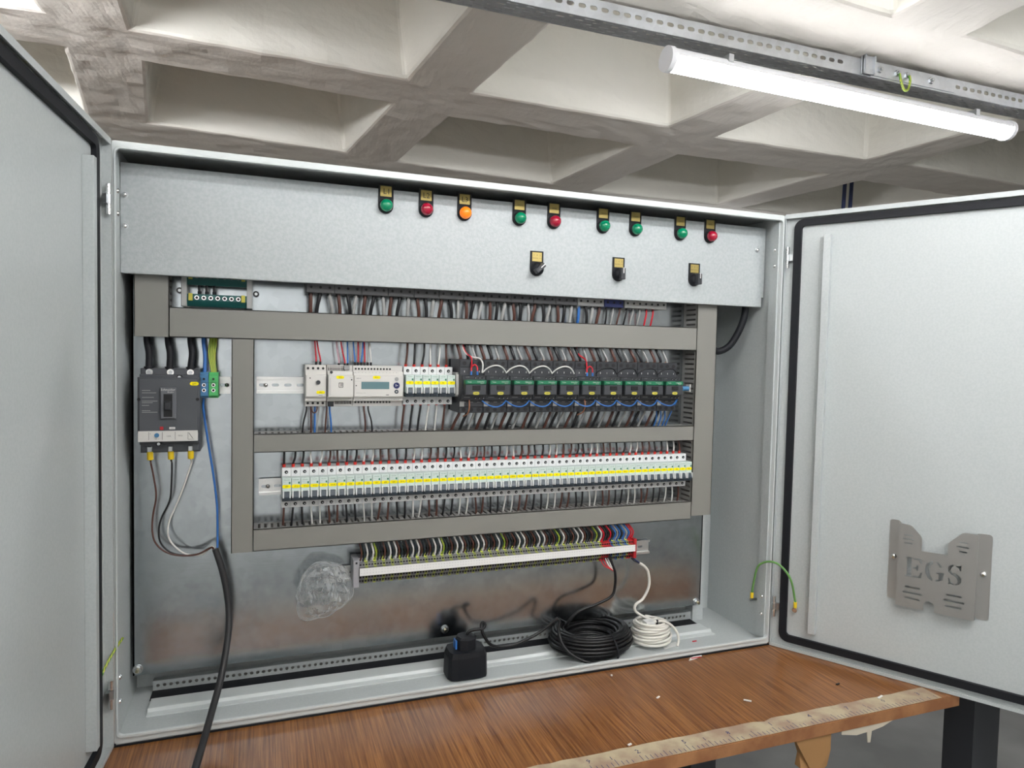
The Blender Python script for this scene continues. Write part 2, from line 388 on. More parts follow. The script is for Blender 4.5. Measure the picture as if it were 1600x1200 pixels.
d_ = ceo.modifiers.new('d', 'DISPLACE'); d_.texture = tx; d_.strength = .013; d_.mid_level = .5; d_.texture_coords = 'GLOBAL'
rf = MB(); rf.box(-3.3, 5.3, -3.7, 3.9, 1.75, 1.85, 'wall_paint'); struct('ceiling_top', rf)
# dark blue conduits hanging behind the open right door
for k, (x, y) in enumerate(((3.02, 1.55), (3.09, 1.57))):
    c = MB(); c.tube([(x, y, .2), (x, y, .9), (x+.02, y+.01, 1.25), (x+.03, y+.01, 1.54)], .011, 'conduit_blue', n=10)
    single('conduit_pipe', c, 'dark blue hanging conduit seen above the open right door, %s of two' % ('left' if k == 0 else 'right'), 'pipe', 'dark blue conduits above the right door')

# ================================================================== LAMPS + CABLE TRAY
def tube_lamp(x0, y0, x1, y1, z, f, label):
    L = math.hypot(x1-x0, y1-y0); rz = math.atan2(y1-y0, x1-x0)
    t = empty('tube_lamp', (x0, y0, z), label, 'lamp', 'LED tube lamps', rz)
    r = .030; n = 18
    def arc(a0, a1, rr=r, k=n): return [(rr*math.cos(a0+(a1-a0)*i/k), rr*math.sin(a0+(a1-a0)*i/k)) for i in range(k+1)]
    bare = not (y0 > .125 and x0 > 0 and y0 < .2)  # unseen tubes are shaped to glow nearly all round, lifting the ceiling
    d = MB(); pr = arc(math.radians(176), math.radians(364)) if not bare else arc(math.radians(105), math.radians(435)); d.prism(pr, .012, L-.012, lamp_mat(f), 'yz')
    part('diffuser', d, t)
    h = MB(); ph = arc(math.radians(2), math.radians(178)) if not bare else arc(math.radians(75), math.radians(105)); h.prism(ph, .012, L-.012, 'lampbody', 'yz'); part('housing', h, t)
    for s in (0, 1):
        e = MB(); x = 0 if s == 0 else L-.016; e.cyl((x, 0, 0), 'x', r+.003, .016, 'lampbody', 24); part('end_cap', e, t)
    for x in (.14*L, .86*L):
        c = MB(); c.box(x-.008, x+.008, -.028, .028, .015, .036, 'galv_tray'); part('mounting_clip', c, t)
    if not -.2 < y0 < .3 or False:
        for x in (.2*L, .8*L):
            c = MB(); c.cyl((x, 0, .03), 'z', .004, ZC-.002-z-.03, 'galv_tray', 8); c.box(x-.02, x+.02, -.02, .02, ZC-.008-z, ZC-.002-z, 'galv_tray'); part('hanger_rod', c, t)
    return t
LN = ['white LED tube lamp glowing below the perforated cable tray', 'white LED tube lamp left of the picture on the same tray line', 'white LED tube lamp overhead just in front of the cabinet', 'white LED tube lamp overhead behind the viewer, left', 'white LED tube lamp overhead behind the viewer, right', 'added unseen LED tube lamp overhead in front of the right door', 'added unseen LED tube lamp overhead in front of the left door', 'added dim LED tube lamp, out of sight far behind the cabinet, right', 'added unseen LED tube lamp far left behind the open left door', 'added unseen LED tube lamp near the rear wall of the workshop']
for (a, n_) in zip(LAMPS, LN): tube_lamp(*a, n_)
# perforated cable tray: floor strip and two flanges
tray = empty('cable_tray', (0, 0, 0), 'long galvanised perforated cable tray fixed under the coffered ceiling above the lamp', 'cable tray')
TX0, TX1, TYA, TYB, TZ = -2.4, 4.2, .1185, .1835, 1.0966
def perf(x0, x1, h, holes):
    return plate2d([(x0, 0), (x1, 0), (x1, h), (x0, h)], holes, .0012)
W = TYB-TYA
hol = []; x = .1; k = 0
while x < 3.3:
    for r_, (yy, L, hh) in enumerate(((.009, .032, .0048), (.021, .026, .0048), (.033, .030, .0048), (.045, .024, .0048), (.056, .032, .0048))):
        xx = x+(.026 if r_ % 2 else 0)
        if k % 4 == 3 and r_ % 2 == 0: hol.append(slot(xx, yy, .012, .007, 4))
        else: hol.append(slot(xx, yy, L, hh, 3))
    x += .052; k += 1
V, Fc = perf(TX0, TX1, W, hol)
m1 = MB(); m1.add([(v[0], TYA+v[1], TZ+v[2]) for v in V], Fc, 'galv_tray'); part('tray_floor', m1, tray)
hol = [slot(x*.001, .025, .021, .011, 4) for x in range(120, 3500, 32)]
hol = [h_ for h_ in hol if not (1.56 < h_[0][0] < 2.00)]
V, Fc = perf(TX0, TX1, .047, hol)
for yy in (TYA, TYB):
    m1 = MB(); m1.add([(v[0], yy+v[2], TZ+v[1]) for v in V], Fc, 'galv_tray'); part('side_flange', m1, tray)
m1 = MB(); m1.box(1.653, 1.99, TYA-.004, TYA-.001, TZ+.004, TZ+.045, 'galv_tray'); jp = part('joint_plate', m1, tray)
for x in (1.675, 1.745, 1.785, 1.885):
    m1 = MB(); m1.cyl((x, TYA-.004, TZ+.024), 'y', .010, -.006, 'steel', 6, smooth=False); m1.cyl((x, TYA-.010, TZ+.024), 'y', .0045, -.006, 'steel', 8); part('bolt', m1, jp)
m1 = MB(); m1.box(1.605, 1.645, TYA-.012, TYA-.008, TZ+.002, ZC-.002, 'galv_tray'); m1.box(1.605, 1.609, TYA-.02, TYA-.002, TZ+.002, ZC-.002, 'galv_tray'); m1.box(1.641, 1.645, TYA-.02, TYA-.002, TZ+.002, ZC-.002, 'galv_tray')
part('hanger_bracket', m1, tray)
m1 = MB(); m1.tube([(1.745, TYA-.014, TZ+.020), (1.746, TYA-.018, TZ+.0), (1.757, TYA-.02, TZ-.026), (1.773, TYA-.02, TZ-.026), (1.784, TYA-.018, TZ+.0), (1.785, TYA-.014, TZ+.020)], .0035, 'w_gy', 8); 
ew = part('bonding_wire', m1, tray, 'yellow green bonding wire loop')

# ================================================================== TABLE
tb = empty('workbench', (0, 0, ZT), 'long wood-grain laminate bench carrying the open cabinet, ruler tape along its front edge', 'workbench')
k = MB(); k.box(-1.3, 1.39, -.4275, .62, -.0015, 0, 'wood'); k.box(-1.3, 1.39, -.4255, .62, -.024, -.0015, 'wood_edge'); part('tabletop', k, tb)
k = MB(); k.box(-1.3, 1.391, -.4295, -.4275, -.024, -.001, 'wood_edge'); part('edge_band', k, tb)
for x in (-1.15, .80):
    for y in (-.30, .50):
        k = MB(); k.box(x-.03, x+.03, y-.03, y+.03, ZFL-ZT, -.024, 'greyblack'); part('leg', k, tb)
k = MB(); k.box(-1.15, 1.0, -.32, -.28, -.075, -.024, 'greyblack'); k.box(-1.15, 1.0, .48, .52, -.075, -.024, 'greyblack'); part('frame_rail', k, tb)
# ruler tape
tp = MB(); n = 60; top = []; xs = [-.05+1.39*i/n for i in range(n+1)]
for i, x in enumerate(xs): top.append((x, -.380+R.uniform(-.0015, .0015)-(.006 if i == 41 else 0)))
tp.prism([(xs[0], -.4270), (xs[-1], -.4270)]+top[::-1], .0002, .0009, 'tape', 'xy')
tap = part('ruler_tape', tp, tb, 'worn paper ruler tape with handwritten marks')
mk = MB(); z = .0011
i = 0
for i in range(139):
    x = -.05+i*.01
    if R.random() < .12: continue
    L = .011 if i % 5 else .018
    mk.box(x-.0005, x+.0005, -.4255, -.4255+L*R.uniform(.8, 1.1), z-.0001, z+.0001, 'blue_dark')
for i in range(14):
    x = .045+i*.1-.05
    mk.text(str((i*3+4) % 10) if i else '5', .017, x+.008, -.4275+.030, z+.0001, 'blue_dark', ax='z+')
    if i % 2: mk.text('1', .014, x+.05, -.4275+.026, z+.0001, 'blue_dark', ax='z+')
part('tape_mark', mk, tap, 'blue pen digits and tick marks')
# torn brown paper hanging under the edge
k = MB(); P = [(.945, -.425, -.500), (1.035, -.425, -.500), (1.03, -.43, -.53), (1.02, -.432, -.56), (.985, -.436, -.575), (.955, -.43, -.555), (.96, -.42, -.53)]
k.add([(x, y, z_) for x, y, z_ in P]+[(x, y+.006+.01*(i % 2), z_) for i, (x, y, z_) in enumerate(P)], [tuple(range(7))[::-1], tuple(range(7, 14))]+[(i, (i+1) % 7, 7+(i+1) % 7, 7+i) for i in range(7)], 'cardboard')
single('torn_cardboard', k, 'torn brown cardboard hanging under the front edge of the bench', 'cardboard')
k = MB(); k.prism([(1.06, -.4985), (1.06, -.506), (1.10, -.514), (1.128, -.512), (1.131, -.535), (1.138, -.536), (1.141, -.512), (1.17, -.508), (1.20, -.4985)], -.428, -.426, 'tapeclear', 'xz')
single('adhesive_tape', k, 'dusty strip of clear tape dangling under the bench edge', 'tape')
# litter
for (x, y, a, L, m, lab) in ((.747, -.239, .5, .010, 'w_white', 'small white wire scrap on the bench nearest the coils'), (.922, -.309, -.7, .016, 'w_white', 'small white wire scrap in the middle of the bench'), (1.1675, -.3108, .2, .010, 'w_black', 'small black wire scrap on the bench by the right door'),
                             (1.21, -.385, .3, .018, 'paper', 'torn white paper flake on the ruler tape'), (.60, -.375, .3, .008, 'w_white', 'tiny white scrap near the ruler tape, left part'), (.70, -.12, 1.2, .004, 'paper', 'tiny white crumb in front of the black coil')):
    k = MB(); k.box(-L/2, L/2, -.0018, .0018, 0, .002, m); o = single('wire_scrap', k, lab, 'scrap', loc=(x, y, ZT+.0011)); o.rotation_euler[2] = a
k = MB(); k.prism([(0, 0), (.02, .004), (.045, .012), (.05, .02), (.03, .018), (.012, .012)], 0, .0012, 'paper', 'xy'); k.box(.012, .04, .006, .010, .0012, .0016, 'w_red')
single('candy_wrapper', k, 'small red and white paper scrap on the bench by the cabinet', 'scrap', loc=(.915, -.108, ZT+.0002))
# black post on the right, wires on the floor
k = MB(); k.box(1.440, 1.495, -.43, -.36, ZFL, -.487, 'greyblack'); k.box(1.500, 1.530, -.425, -.36, ZFL, -.487, 'greyblack'); k.box(1.490, 1.505, -.415, -.37, ZFL, -.487, 'dark'); k.box(1.43, 1.54, -.44, -.35, ZFL, ZFL+.01, 'greyblack')
single('steel_post', k, 'black steel post on the floor under the right cabinet door', 'post')

# ================================================================== ENCLOSURE
enc = empty('electrical_cabinet', (0, 0, 0), 'large pale grey steel electrical cabinet with two open doors on the bench', 'cabinet')
def rrect(x0, x1, z0, z1, r, n=5):
    P = []
    for cx, cz, a0 in ((x1-r, z0+r, -90), (x1-r, z1-r, 0), (x0+r, z1-r, 90), (x0+r, z0+r, 180)):
        for k in range(n+1): a = math.radians(a0+90*k/n); P.append((cx+r*math.cos(a), cz+r*math.sin(a)))
    return P
k = MB()
t = .002
k.box(X0, X0+t, YF+.004, YR, Z0, Z1, 'paint'); k.box(X1-t, X1, YF+.004, YR, Z0, Z1, 'paint'); k.box(X0+t, X1-t, YF+.004, YR, Z1-t, Z1, 'paint'); k.box(X0+t, X1-t, YF+.004, YR, Z0-.003, Z0+.001, 'paint'); k.box(X0, X1, YR, YR+.002, Z0, Z1, 'paint')
part('body', k, enc)
# front rim: ring with rounded inner corners, small bead, return lip
k = MB()
def ring(mb, o, i, y0, y1, m):
    n = len(o); V = [(p[0], y0, p[1]) for p in o]+[(p[0], y0, p[1]) for p in i]+[(p[0], y1, p[1]) for p in o]+[(p[0], y1, p[1]) for p in i]
    Fc = []
    for a in range(n):
        b_ = (a+1) % n
        Fc += [(a, b_, n+b_, n+a), (2*n+b_, 2*n+a, 3*n+a, 3*n+b_), (a, 2*n+a, 2*n+b_, b_), (n+b_, 3*n+b_, 3*n+a, n+a)]
    mb.add(V, Fc, m)
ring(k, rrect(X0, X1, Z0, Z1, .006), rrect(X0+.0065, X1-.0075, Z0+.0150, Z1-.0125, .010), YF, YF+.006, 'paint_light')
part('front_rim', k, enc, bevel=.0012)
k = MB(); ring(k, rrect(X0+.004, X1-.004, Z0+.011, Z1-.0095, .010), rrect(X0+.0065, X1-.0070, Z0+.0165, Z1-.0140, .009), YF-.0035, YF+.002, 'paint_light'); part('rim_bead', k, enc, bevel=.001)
k = MB(); k.box(X1-.012, X1-.002, YF+.006, YF+.034, Z0+.012, Z1-.016, 'paint'); k.box(X0+.002, X0+.006, YF+.006, YF+.034, Z0+.012, Z1-.016, 'paint'); k.box(X0+.002, X1-.002, YF+.006, YF+.010, Z0, Z0+.0135, 'paint'); k.box(X0+.002, X1-.002, YF+.006, YF+.012, Z1-.0130, Z1-.002, 'paint'); part('inner_flange', k, enc)
k = MB(); k.box(X0-.002, X1+.002, YF, YR, ZT+.0002, Z0-.003, 'rubber'); part('base_strip', k, enc)  # black strip filling the gap between cabinet and bench
# mounting plate
k = MB(); k.box(-.2995+.012, 1.058, YP, YP+.003, -.409, .585, 'galv'); k.box(-.2875, -.2845, YP, YP+.018, -.409, .585, 'galv'); k.box(1.055, 1.058, YP, YP+.018, -.409, .585, 'galv'); mp = part('mounting_plate', k, enc, 'galvanised back plate')
for (x, z_) in ((-.2785, -.3964), (1.046, -.4001), (.354, -.3912), (-.278, .57), (1.046, .57)):
    s = MB(); s.cyl((x, YP, z_), 'y', .0095, -.0015, 'steel', 20); s.cyl((x, YP-.0015, z_), 'y', .007, -.005, 'steel', 6, smooth=False); s.cyl((x, YP-.0065, z_), 'y', .0035, -.005, 'brass', 12); part('mounting_bolt', s, mp)
for (x, z_) in ((.3985, -.452), (1.098, -.4317), (-.272, -.455)):
    s = MB(); s.cyl((x, YR, z_), 'y', .008, -.004, 'steel', 6, smooth=False); s.cyl((x, YR-.004, z_), 'y', .004, -.012, 'steel', 10); part('weld_stud', s, enc)
k = MB(); k.box(1.062, 1.095, .09, YR, Z0+.001, .585, 'paint'); part('corner_upright', k, enc)
# perforated strip, brush slot, gland cover on the cabinet floor
hol = [circ(-.2480+.01215*i, .0125, .0036, 10) for i in range(107)]
V, Fc = plate2d([(-.2575, 0), (1.061, 0), (1.061, .0225), (-.2575, .0225)], hol, .0015)
k = MB(); k.add([(v[0], .0965+v[2], Z0+.0012+v[1]) for v in V], Fc, 'paint'); k.box(-.2575, 1.061, .098, .112, Z0+.0222, Z0+.0237, 'paint'); part('perforated_strip', k, enc)
k = MB(); k.box(-.255, 1.058, .104, .106, Z0+.0015, Z0+.0215, 'duct_in'); part('hole_shade_backing', k, enc)  # added darker sheet, puts the shade of the strip's holes into colour
k = MB(); k.box(X0+.003, 1.062, .125, .1265, Z0+.0015, Z0+.050, 'paint'); part('lower_cross_rail', k, enc)
k = MB(); k.box(-.258, 1.058, .056, .0965, Z0+.001, Z0+.0035, 'rubber'); part('foam_seal', k, enc, 'black foam seal')
k = MB(); k.prism([(-.0105, Z0+.001), (-.0105, Z0+.004), (.004, Z0+.004), (.008, Z0+.010), (.014, Z0+.010), (.017, Z0+.0065), (.056, Z0+.0065), (.056, Z0+.001)], -.2555, 1.062, 'paint_light', 'yz'); part('gland_cover', k, enc, bevel=.0008)
# upper front panel
PYY = -.030
k = MB(); k.box(X0+.0025, 1.1535, PYY, PYY+.0018, .3862, .5855, 'paint_panel'); k.box(X0+.0025, 1.1600, PYY+.0002, PYY+.0018, .409, .5855, 'paint_panel'); k.box(X0+.0025, 1.1535, PYY, PYY+.018, .3848, .3866, 'paint_panel'); k.box(1.152, 1.1535, PYY, PYY+.018, .3862, .41, 'paint_panel')
fp = part('instrument_panel', k, enc, 'grey sheet steel panel across the top', bevel=.001)
for (x, z_) in ((1.134, .5286), (-.285, .527), (-.285, .47)):
    s = MB(); s.cyl((x, PYY, z_), 'y', .006, -.001, 'steel', 16); s.lathe((x, PYY-.001, z_), 'y', [(.0042, 0), (.004, -.003), (.0025, -.0042), (0, -.0045)], 'chrome', 12); part('panel_screw', s, fp)
for zz in (.524, .4845, -.353, -.398):
    for sgn, xw in ((-1, X1-.012), (1, X0+.006)):
        s = MB(); s.lathe((xw, -.074, zz), 'x', [(.0048, 0), (.0045, sgn*.002), (.003, sgn*.0035), (0, sgn*.004)], 'chrome', 12); part('hinge_screw', s, enc)
# doors --------------------------------------------------------------
def door(side):
    """local frame: x = along the door from the hinge, y = inward normal * -1 (inner face looks to -y), z up"""
    if side == 'right':
        a = 1.01505; d = bpy.data.objects.new('door', None); u = Vector((math.cos(a), -math.sin(a), 0)); n_ = Vector((-math.sin(a), -math.cos(a), 0)); o = Vector((X1+.0005, YF-.0015, 0))
    else:
        a = 1.50099; u = Vector((-math.cos(a), -math.sin(a), 0)); n_ = Vector((math.sin(a), -math.cos(a), 0)); o = Vector((X0-.0005, YF-.0015, 0))
    def P(uu, nn, zz): v = o+u*uu+n_*nn; return (v.x, v.y, zz)
    def bx(mb, u0, u1, n0, n1, z0, z1, m, c=0):
        V = [P(*q_) for q_ in ((u0, n0, z0), (u1, n0, z0), (u1, n1, z0), (u0, n1, z0), (u0, n0, z1), (u1, n0, z1), (u1, n1, z1), (u0, n1, z1))]
        mb.add(V, [(0, 3, 2, 1), (4, 5, 6, 7), (0, 1, 5, 4), (1, 2, 6, 5), (2, 3, 7, 6), (3, 0, 4, 7)], m)
    WD = .727; zb, zt = Z0-.004, Z1+.002
    gk = .043 if side == 'left' else .020
    k = MB(); bx(k, -.010 if side == 'left' else -.008, WD, -.0165, -.014, zb, zt, 'paint')
    dr = part('door', k, enc, 'open %s door' % side)
    k = MB(); bx(k, .0, WD, -.014, 0, zt-.0022, zt, 'paint'); bx(k, .0, WD, -.014, 0, zb, zb+.0022, 'paint'); bx(k, WD-.0022, WD, -.014, 0, zb+.002, zt-.002, 'paint')
    bx(k, .0002, .0014, -.014, .0008 if side == 'left' else -.0006, zb+.002, zt-.002, 'paint')
    bx(k, 0, WD, -.0022, 0, zt-.011, zt-.002, 'paint'); bx(k, 0, WD, -.0022, 0, zb+.002, zb+.007, 'paint'); bx(k, WD-.012, WD-.002, -.0022, 0, zb+.002, zt-.002, 'paint')
    part('door_rim', k, dr)
    k = MB(); o_ = rrect(gk, WD-.018, zb+.017, zt-.014, .022, 6); i_ = rrect(gk+.0175, WD-.0355, zb+.034, zt-.030, .008, 6); n = len(o_)
    V = [P(p[0], -.014, p[1]) for p in o_]+[P(p[0], -.0055, p[1]) for p in o_]+[P(p[0], -.0055, p[1]) for p in i_]+[P(p[0], -.014, p[1]) for p in i_]
    Fc = []
    for a_ in range(n):
        b_ = (a_+1) % n
        for l in range(3): Fc.append((l*n+a_, l*n+b_, (l+1)*n+b_, (l+1)*n+a_))
    k.add(V, Fc, 'rubber'); g = part('door_gasket', k, dr, 'black foam gasket')
    k = MB(); bx(k, .0905, .1065, -.014, .003, -.418, .552, 'paint'); bx(k, .080, .0905, -.014, -.0125, -.415, .549, 'paint'); part('stiffener_bar', k, dr, bevel=.002)
    bm_ = bpy.data.meshes
    for zc in (.503, -.371):
        kk = MB()
        for z0_, z1_, m in ((zc+.0085, zc+.026, 'chrome'), (zc-.026, zc-.0085, 'chrome')): kk.cyl(P(.0075, -.002, z0_), 'z', .0042, z1_-z0_, m, 14)
        h = part('hinge', kk, dr, 'chrome hinge')
        kk = MB(); kk.cyl(P(.0075, -.002, zc-.008), 'z', .0052, .016, 'steel', 14); bx(kk, .0075, .020, -.008, -.002, zc-.008, zc+.008, 'steel'); part('hinge_knuckle', kk, h)
    return dr, P, bx
dR, PR, bR = door('right')
dL, PL, bL = door('left')
# document pocket with cut-out letters on the right door
n0, n1 = -.014, .004
pk = MB(); U, B = .2565, -.2990   # lower left corner
def uz(pts): return [(p[0], p[1]) for p in pts]
outl = [(.020, 0), (.074, 0), (.074, .012)]+[(.0845+.0105*math.cos(math.radians(a_)), .012+.0105*math.sin(math.radians(a_))) for a_ in (160, 130, 90, 50, 20)]+[(.095, .012), (.095, 0), (.168, 0), (.168, .186), (.146, .187), (.140, .185), (.118, .162), (.115, .155), (.115, .132), (.066, .132), (.066, .158), (.064, .164), (.048, .182), (.042, .186), (.020, .187)]
hol = [slot(.052, .046, .030, .0045), slot(.0515, .0335, .039, .0045), slot(.052, .021, .030, .0045), slot(.130, .046, .030, .0045), slot(.1305, .0335, .039, .0045), slot(.130, .021, .030, .0045),
       slot(.040, .163, .018, .003), slot(.040, .154, .022, .003), slot(.040, .145, .016, .003), slot(.143, .165, .016, .003), slot(.142, .155, .023, .003), slot(.143, .145, .015, .003)]
# stencil letters E G S as polygons cut through the sheet
def stroke_arc(cx, cz, rx, rz, a0, a1, w_, n=10):
    o = []; i_ = []
    for k_ in range(n+1):
        a_ = math.radians(a0+(a1-a0)*k_/n); o.append((cx+rx*math.cos(a_), cz+rz*math.sin(a_))); i_.append((cx+(rx-w_)*math.cos(a_), cz+(rz-w_*.7)*math.sin(a_)))
    return o+i_[::-1]
ez = .070
hol += [[(.036, ez), (.050, ez), (.050, ez+.003), (.048, ez+.003), (.048, ez+.041), (.050, ez+.041), (.050, ez+.044), (.036, ez+.044), (.036, ez+.041), (.039, ez+.041), (.039, ez+.003), (.036, ez+.003)],
        [(.0515, ez), (.067, ez), (.069, ez+.014), (.066, ez+.014), (.062, ez+.004), (.0515, ez+.004)],
        [(.0515, ez+.044), (.067, ez+.044), (.068, ez+.033), (.0655, ez+.033), (.062, ez+.040), (.0515, ez+.040)],
        [(.0515, ez+.020), (.058, ez+.020), (.058, ez+.016), (.061, ez+.016), (.061, ez+.029), (.058, ez+.029), (.058, ez+.024), (.0515, ez+.024)],
        stroke_arc(.091, ez+.022, .0165, .0225, 100, 260, .0085), stroke_arc(.0935, ez+.022, .0150, .0225, 82, 28, .0055, 5),
        [(.0945, ez-.0005), (.103, ez+.002), (.109, ez+.006), (.109, ez+.018), (.111, ez+.018), (.111, ez+.021), (.096, ez+.021), (.096, ez+.018), (.1005, ez+.018), (.1005, ez+.006), (.0945, ez+.003)],
        stroke_arc(.1285, ez+.0325, .0115, .0120, 100, 262, .0060), [(.131, ez+.0445), (.137, ez+.042), (.139, ez+.0445), (.141, ez+.0445), (.141, ez+.033), (.1385, ez+.033), (.136, ez+.038), (.131, ez+.0405)],
        [(.1285, ez+.0195), (.1285, ez+.027), (.137, ez+.0225), (.142, ez+.017), (.1425, ez+.009), (.138, ez+.002), (.1315, ez-.0005), (.1315, ez+.003), (.135, ez+.006), (.1355, ez+.011), (.133, ez+.016)],
        [(.1285, ez-.0005), (.1225, ez+.0015), (.1205, ez-.0005), (.1185, ez-.0005), (.1185, ez+.013), (.1205, ez+.013), (.123, ez+.006), (.1285, ez+.003)]]
V, Fc = plate2d(outl, hol, .0012)
pk.add([PR(U+v[0], n1+v[2], B+v[1]) for v in V], Fc, 'brushed')
po = part('document_pocket', pk, dR, 'brushed steel document pocket with cut-out letters')
k = MB()
bR(k, U+.0195, U+.0208, n0+.001, n1, B, B+.187, 'brushed')
V, Fc = plate2d(rrect(.0, .0205, .008, .190, .004), [], .0012); k.add([PR(U+v[0], n0+.0012+v[2], B+v[1]) for v in V], Fc, 'brushed'); part('pocket_flange', k, dR)
k = MB(); bR(k, U+.1672, U+.1685, n0+.001, n1, B, B+.186, 'brushed')
V, Fc = plate2d(rrect(.1675, .193, .002, .187, .006), [], .0012); k.add([PR(U+v[0], n0+.0012+v[2], B+v[1]) for v in V], Fc, 'brushed')
o = part('pocket_flange', k, dR)
for (u_, z_) in ((.010, .106), (.180, .100)):
    s = MB(); c = PR(U+u_, n0+.002, B+z_); nn = Vector(PR(0, 1, 0))-Vector(PR(0, 0, 0)); s.lathe(c, nn, [(.0065, 0), (.006, .003), (.004, .005), (0, .0055)], 'chrome', 14); s.cyl(Vector(c)+nn*.005, nn, .0025, .005, 'brass', 8); part('pocket_screw', s, dR)
# earth wires between body and doors
def wire_obj(name, pts, r, m, label, cat='wire', group=None, ends=None, n=8, res=5):
    """ends: list of (point, direction, length, radius, material, partname)"""
    if not ends:
        k = MB(); k.tube(pts, r, m, n, res); return single(name, k, label, cat, group)
    t_ = empty(name, (0, 0, 0), label, cat, group)
    k = MB(); k.tube(pts, r, m, n, res); part('insulation', k, t_)
    for (c, d, L, rr, mm, pn) in ends:
        k = MB(); k.cyl(c, d, rr, L, mm, 10); part(pn, k, t_)
    return t_
P1 = (1.146, -.045, -.352); P2 = PR(.0575, -.006, -.350)
wire_obj('earth_wire', [P1, (1.142, -.054, -.325), (1.1370, -.070, -.2824), (1.1383, -.085, -.2635), (1.1474, -.105, -.2539), (1.1592, -.122, -.2568), (1.1706, -.138, -.2735), (1.181, -.145, -.298), P2], .0027, 'w_green', 'green and yellow earth wire looping from cabinet wall to right door, lower corner', 'wire', None,
         [(P1, (0, 0, -1), .014, .0042, 'yellow_boot', 'lug_sleeve'), (P2, (0, 0, -1), .014, .0042, 'yellow_boot', 'lug_sleeve'), ((1.138, -.045, -.3705), (1, 0, 0), .022, .0035, 'steel', 'stud'), (PR(.0575, -.013, -.3695), Vector(PR(0, 1, 0))-Vector(PR(0, 0, 0)), .012, .006, 'chrome', 'lug_screw')])
wire_obj('earth_wire', [(-.283, -.075, -.280), (-.292, -.095, -.292), (-.303, -.115, -.312), (-.311, -.13, -.333)], .0022, 'w_gy', 'short yellow green earth wire at the lower hinge of the left door')

# ================================================================== DUCTS
def duct(name_label, x0, x1, z0, z1, vert=False, slots=True, ends=True, ytop=YD):
    t_ = empty('cable_duct', ((x0+x1)/2, YP, (z0+z1)/2), name_label, 'cable duct', 'grey slotted cable ducts')
    ox, oy, oz = (x0+x1)/2, YP, (z0+z1)/2
    def lb(mb, a, b_, c, d, e, f, m): mb.box(a-ox, b_-ox, c-oy, d-oy, e-oz, f-oz, m)
    k = MB(); lb(k, x0, x1, ytop, ytop+.0018, z0, z1, 'duct')
    if vert:
        lb(k, x0, x0+.0015, ytop, ytop+.008, z0, z1, 'duct'); lb(k, x1-.0015, x1, ytop, ytop+.008, z0, z1, 'duct')
    else:
        lb(k, x0, x1, ytop, ytop+.008, z0, z0+.0015, 'duct'); lb(k, x0, x1, ytop, ytop+.008, z1-.0015, z1, 'duct')
    part('duct_cover', k, t_)
    k = MB(); lb(k, x0+.002, x1-.002, YP-.002, YP-.0002, z0+.002, z1-.002, 'duct_in')
    p, wf = .0125, .0078
    if vert:
        z = z0+.004
        for s in (x0+.0018, x1-.0033):
            lb(k, s, s+.0015, YP-.012, YP-.001, z0, z1, 'duct_in')
            z = z0
            while z < z1-wf: lb(k, s, s+.0015, ytop+.003, YP-.010, z, z+wf, 'duct_in'); z += p
    else:
        for s in (z0+.0018, z1-.0033):
            lb(k, x0, x1, YP-.012, YP-.001, s, s+.0015, 'duct_in')
            x = x0
            while x < x1-wf: lb(k, x, x+wf, ytop+.003, YP-.010, s, s+.0015, 'duct_in'); x += p
    part('duct_base', k, t_)
    return t_
duct('short wide grey cable duct cover in the top left corner, three black cables below it', -.274, -.2142, .2695, .455, True)
duct('long grey cable duct running under the upper row of terminals', -.2136, .9750, .2695, .3268)
duct('left vertical grey cable duct between incoming breaker and device rows', -.1040, -.0625, -.158, .2690, True)
duct('right vertical grey cable duct beside the contactors', .9756, 1.0350, -.150, .455, True)
duct('grey cable duct between the contactor row and the long breaker row', -.0620, .9750, .0425, .0800)
duct('grey cable duct directly above the terminal strip', -.0620, .9750, -.1575, -.1125)

# ================================================================== DIN RAILS
def rail(x0, x1, zc, label):
    t_ = empty('mounting_rail', (x0, YP, zc), label, 'mounting rail', 'steel mounting rails'); L = x1-x0
    k = MB(); hol = [slot(.012+.025*i, 0, .015, .0062, 4) for i in range(int((L-.02)/.025)+1)]
    V, Fc = plate2d([(0, -.0125), (L, -.0125), (L, .0125), (0, .0125)], hol, .001)
    k.add([(v[0], -.001+v[2], v[1]) for v in V], Fc, 'zinc')
    for s in (-1, 1):
        k.box(0, L, -.0075, -.0005, s*.0125-.0005, s*.0125+.0005, 'zinc'); k.box(0, L, -.0080, -.0070, s*.0125, s*.0175, 'zinc')
    part('rail_profile', k, t_)
    k = MB(); k.lathe((.018, -.002, 0), 'y', [(.0045, 0), (.004, -.002), (0, -.0028)], 'chrome', 10); part('rail_screw', k, t_)
    return t_
rail(-.133, -.108, .175, 'short steel rail end right of the green terminal')
rail(-.0585, .962, .1755, 'steel rail carrying power supplies, breakers and contactors')
rail(-.0530, .962, -.0375, 'steel rail carrying the long row of white breakers')
rail(.0805, .8920, -.2370, 'steel rail under the terminal strip, bare at its right end')

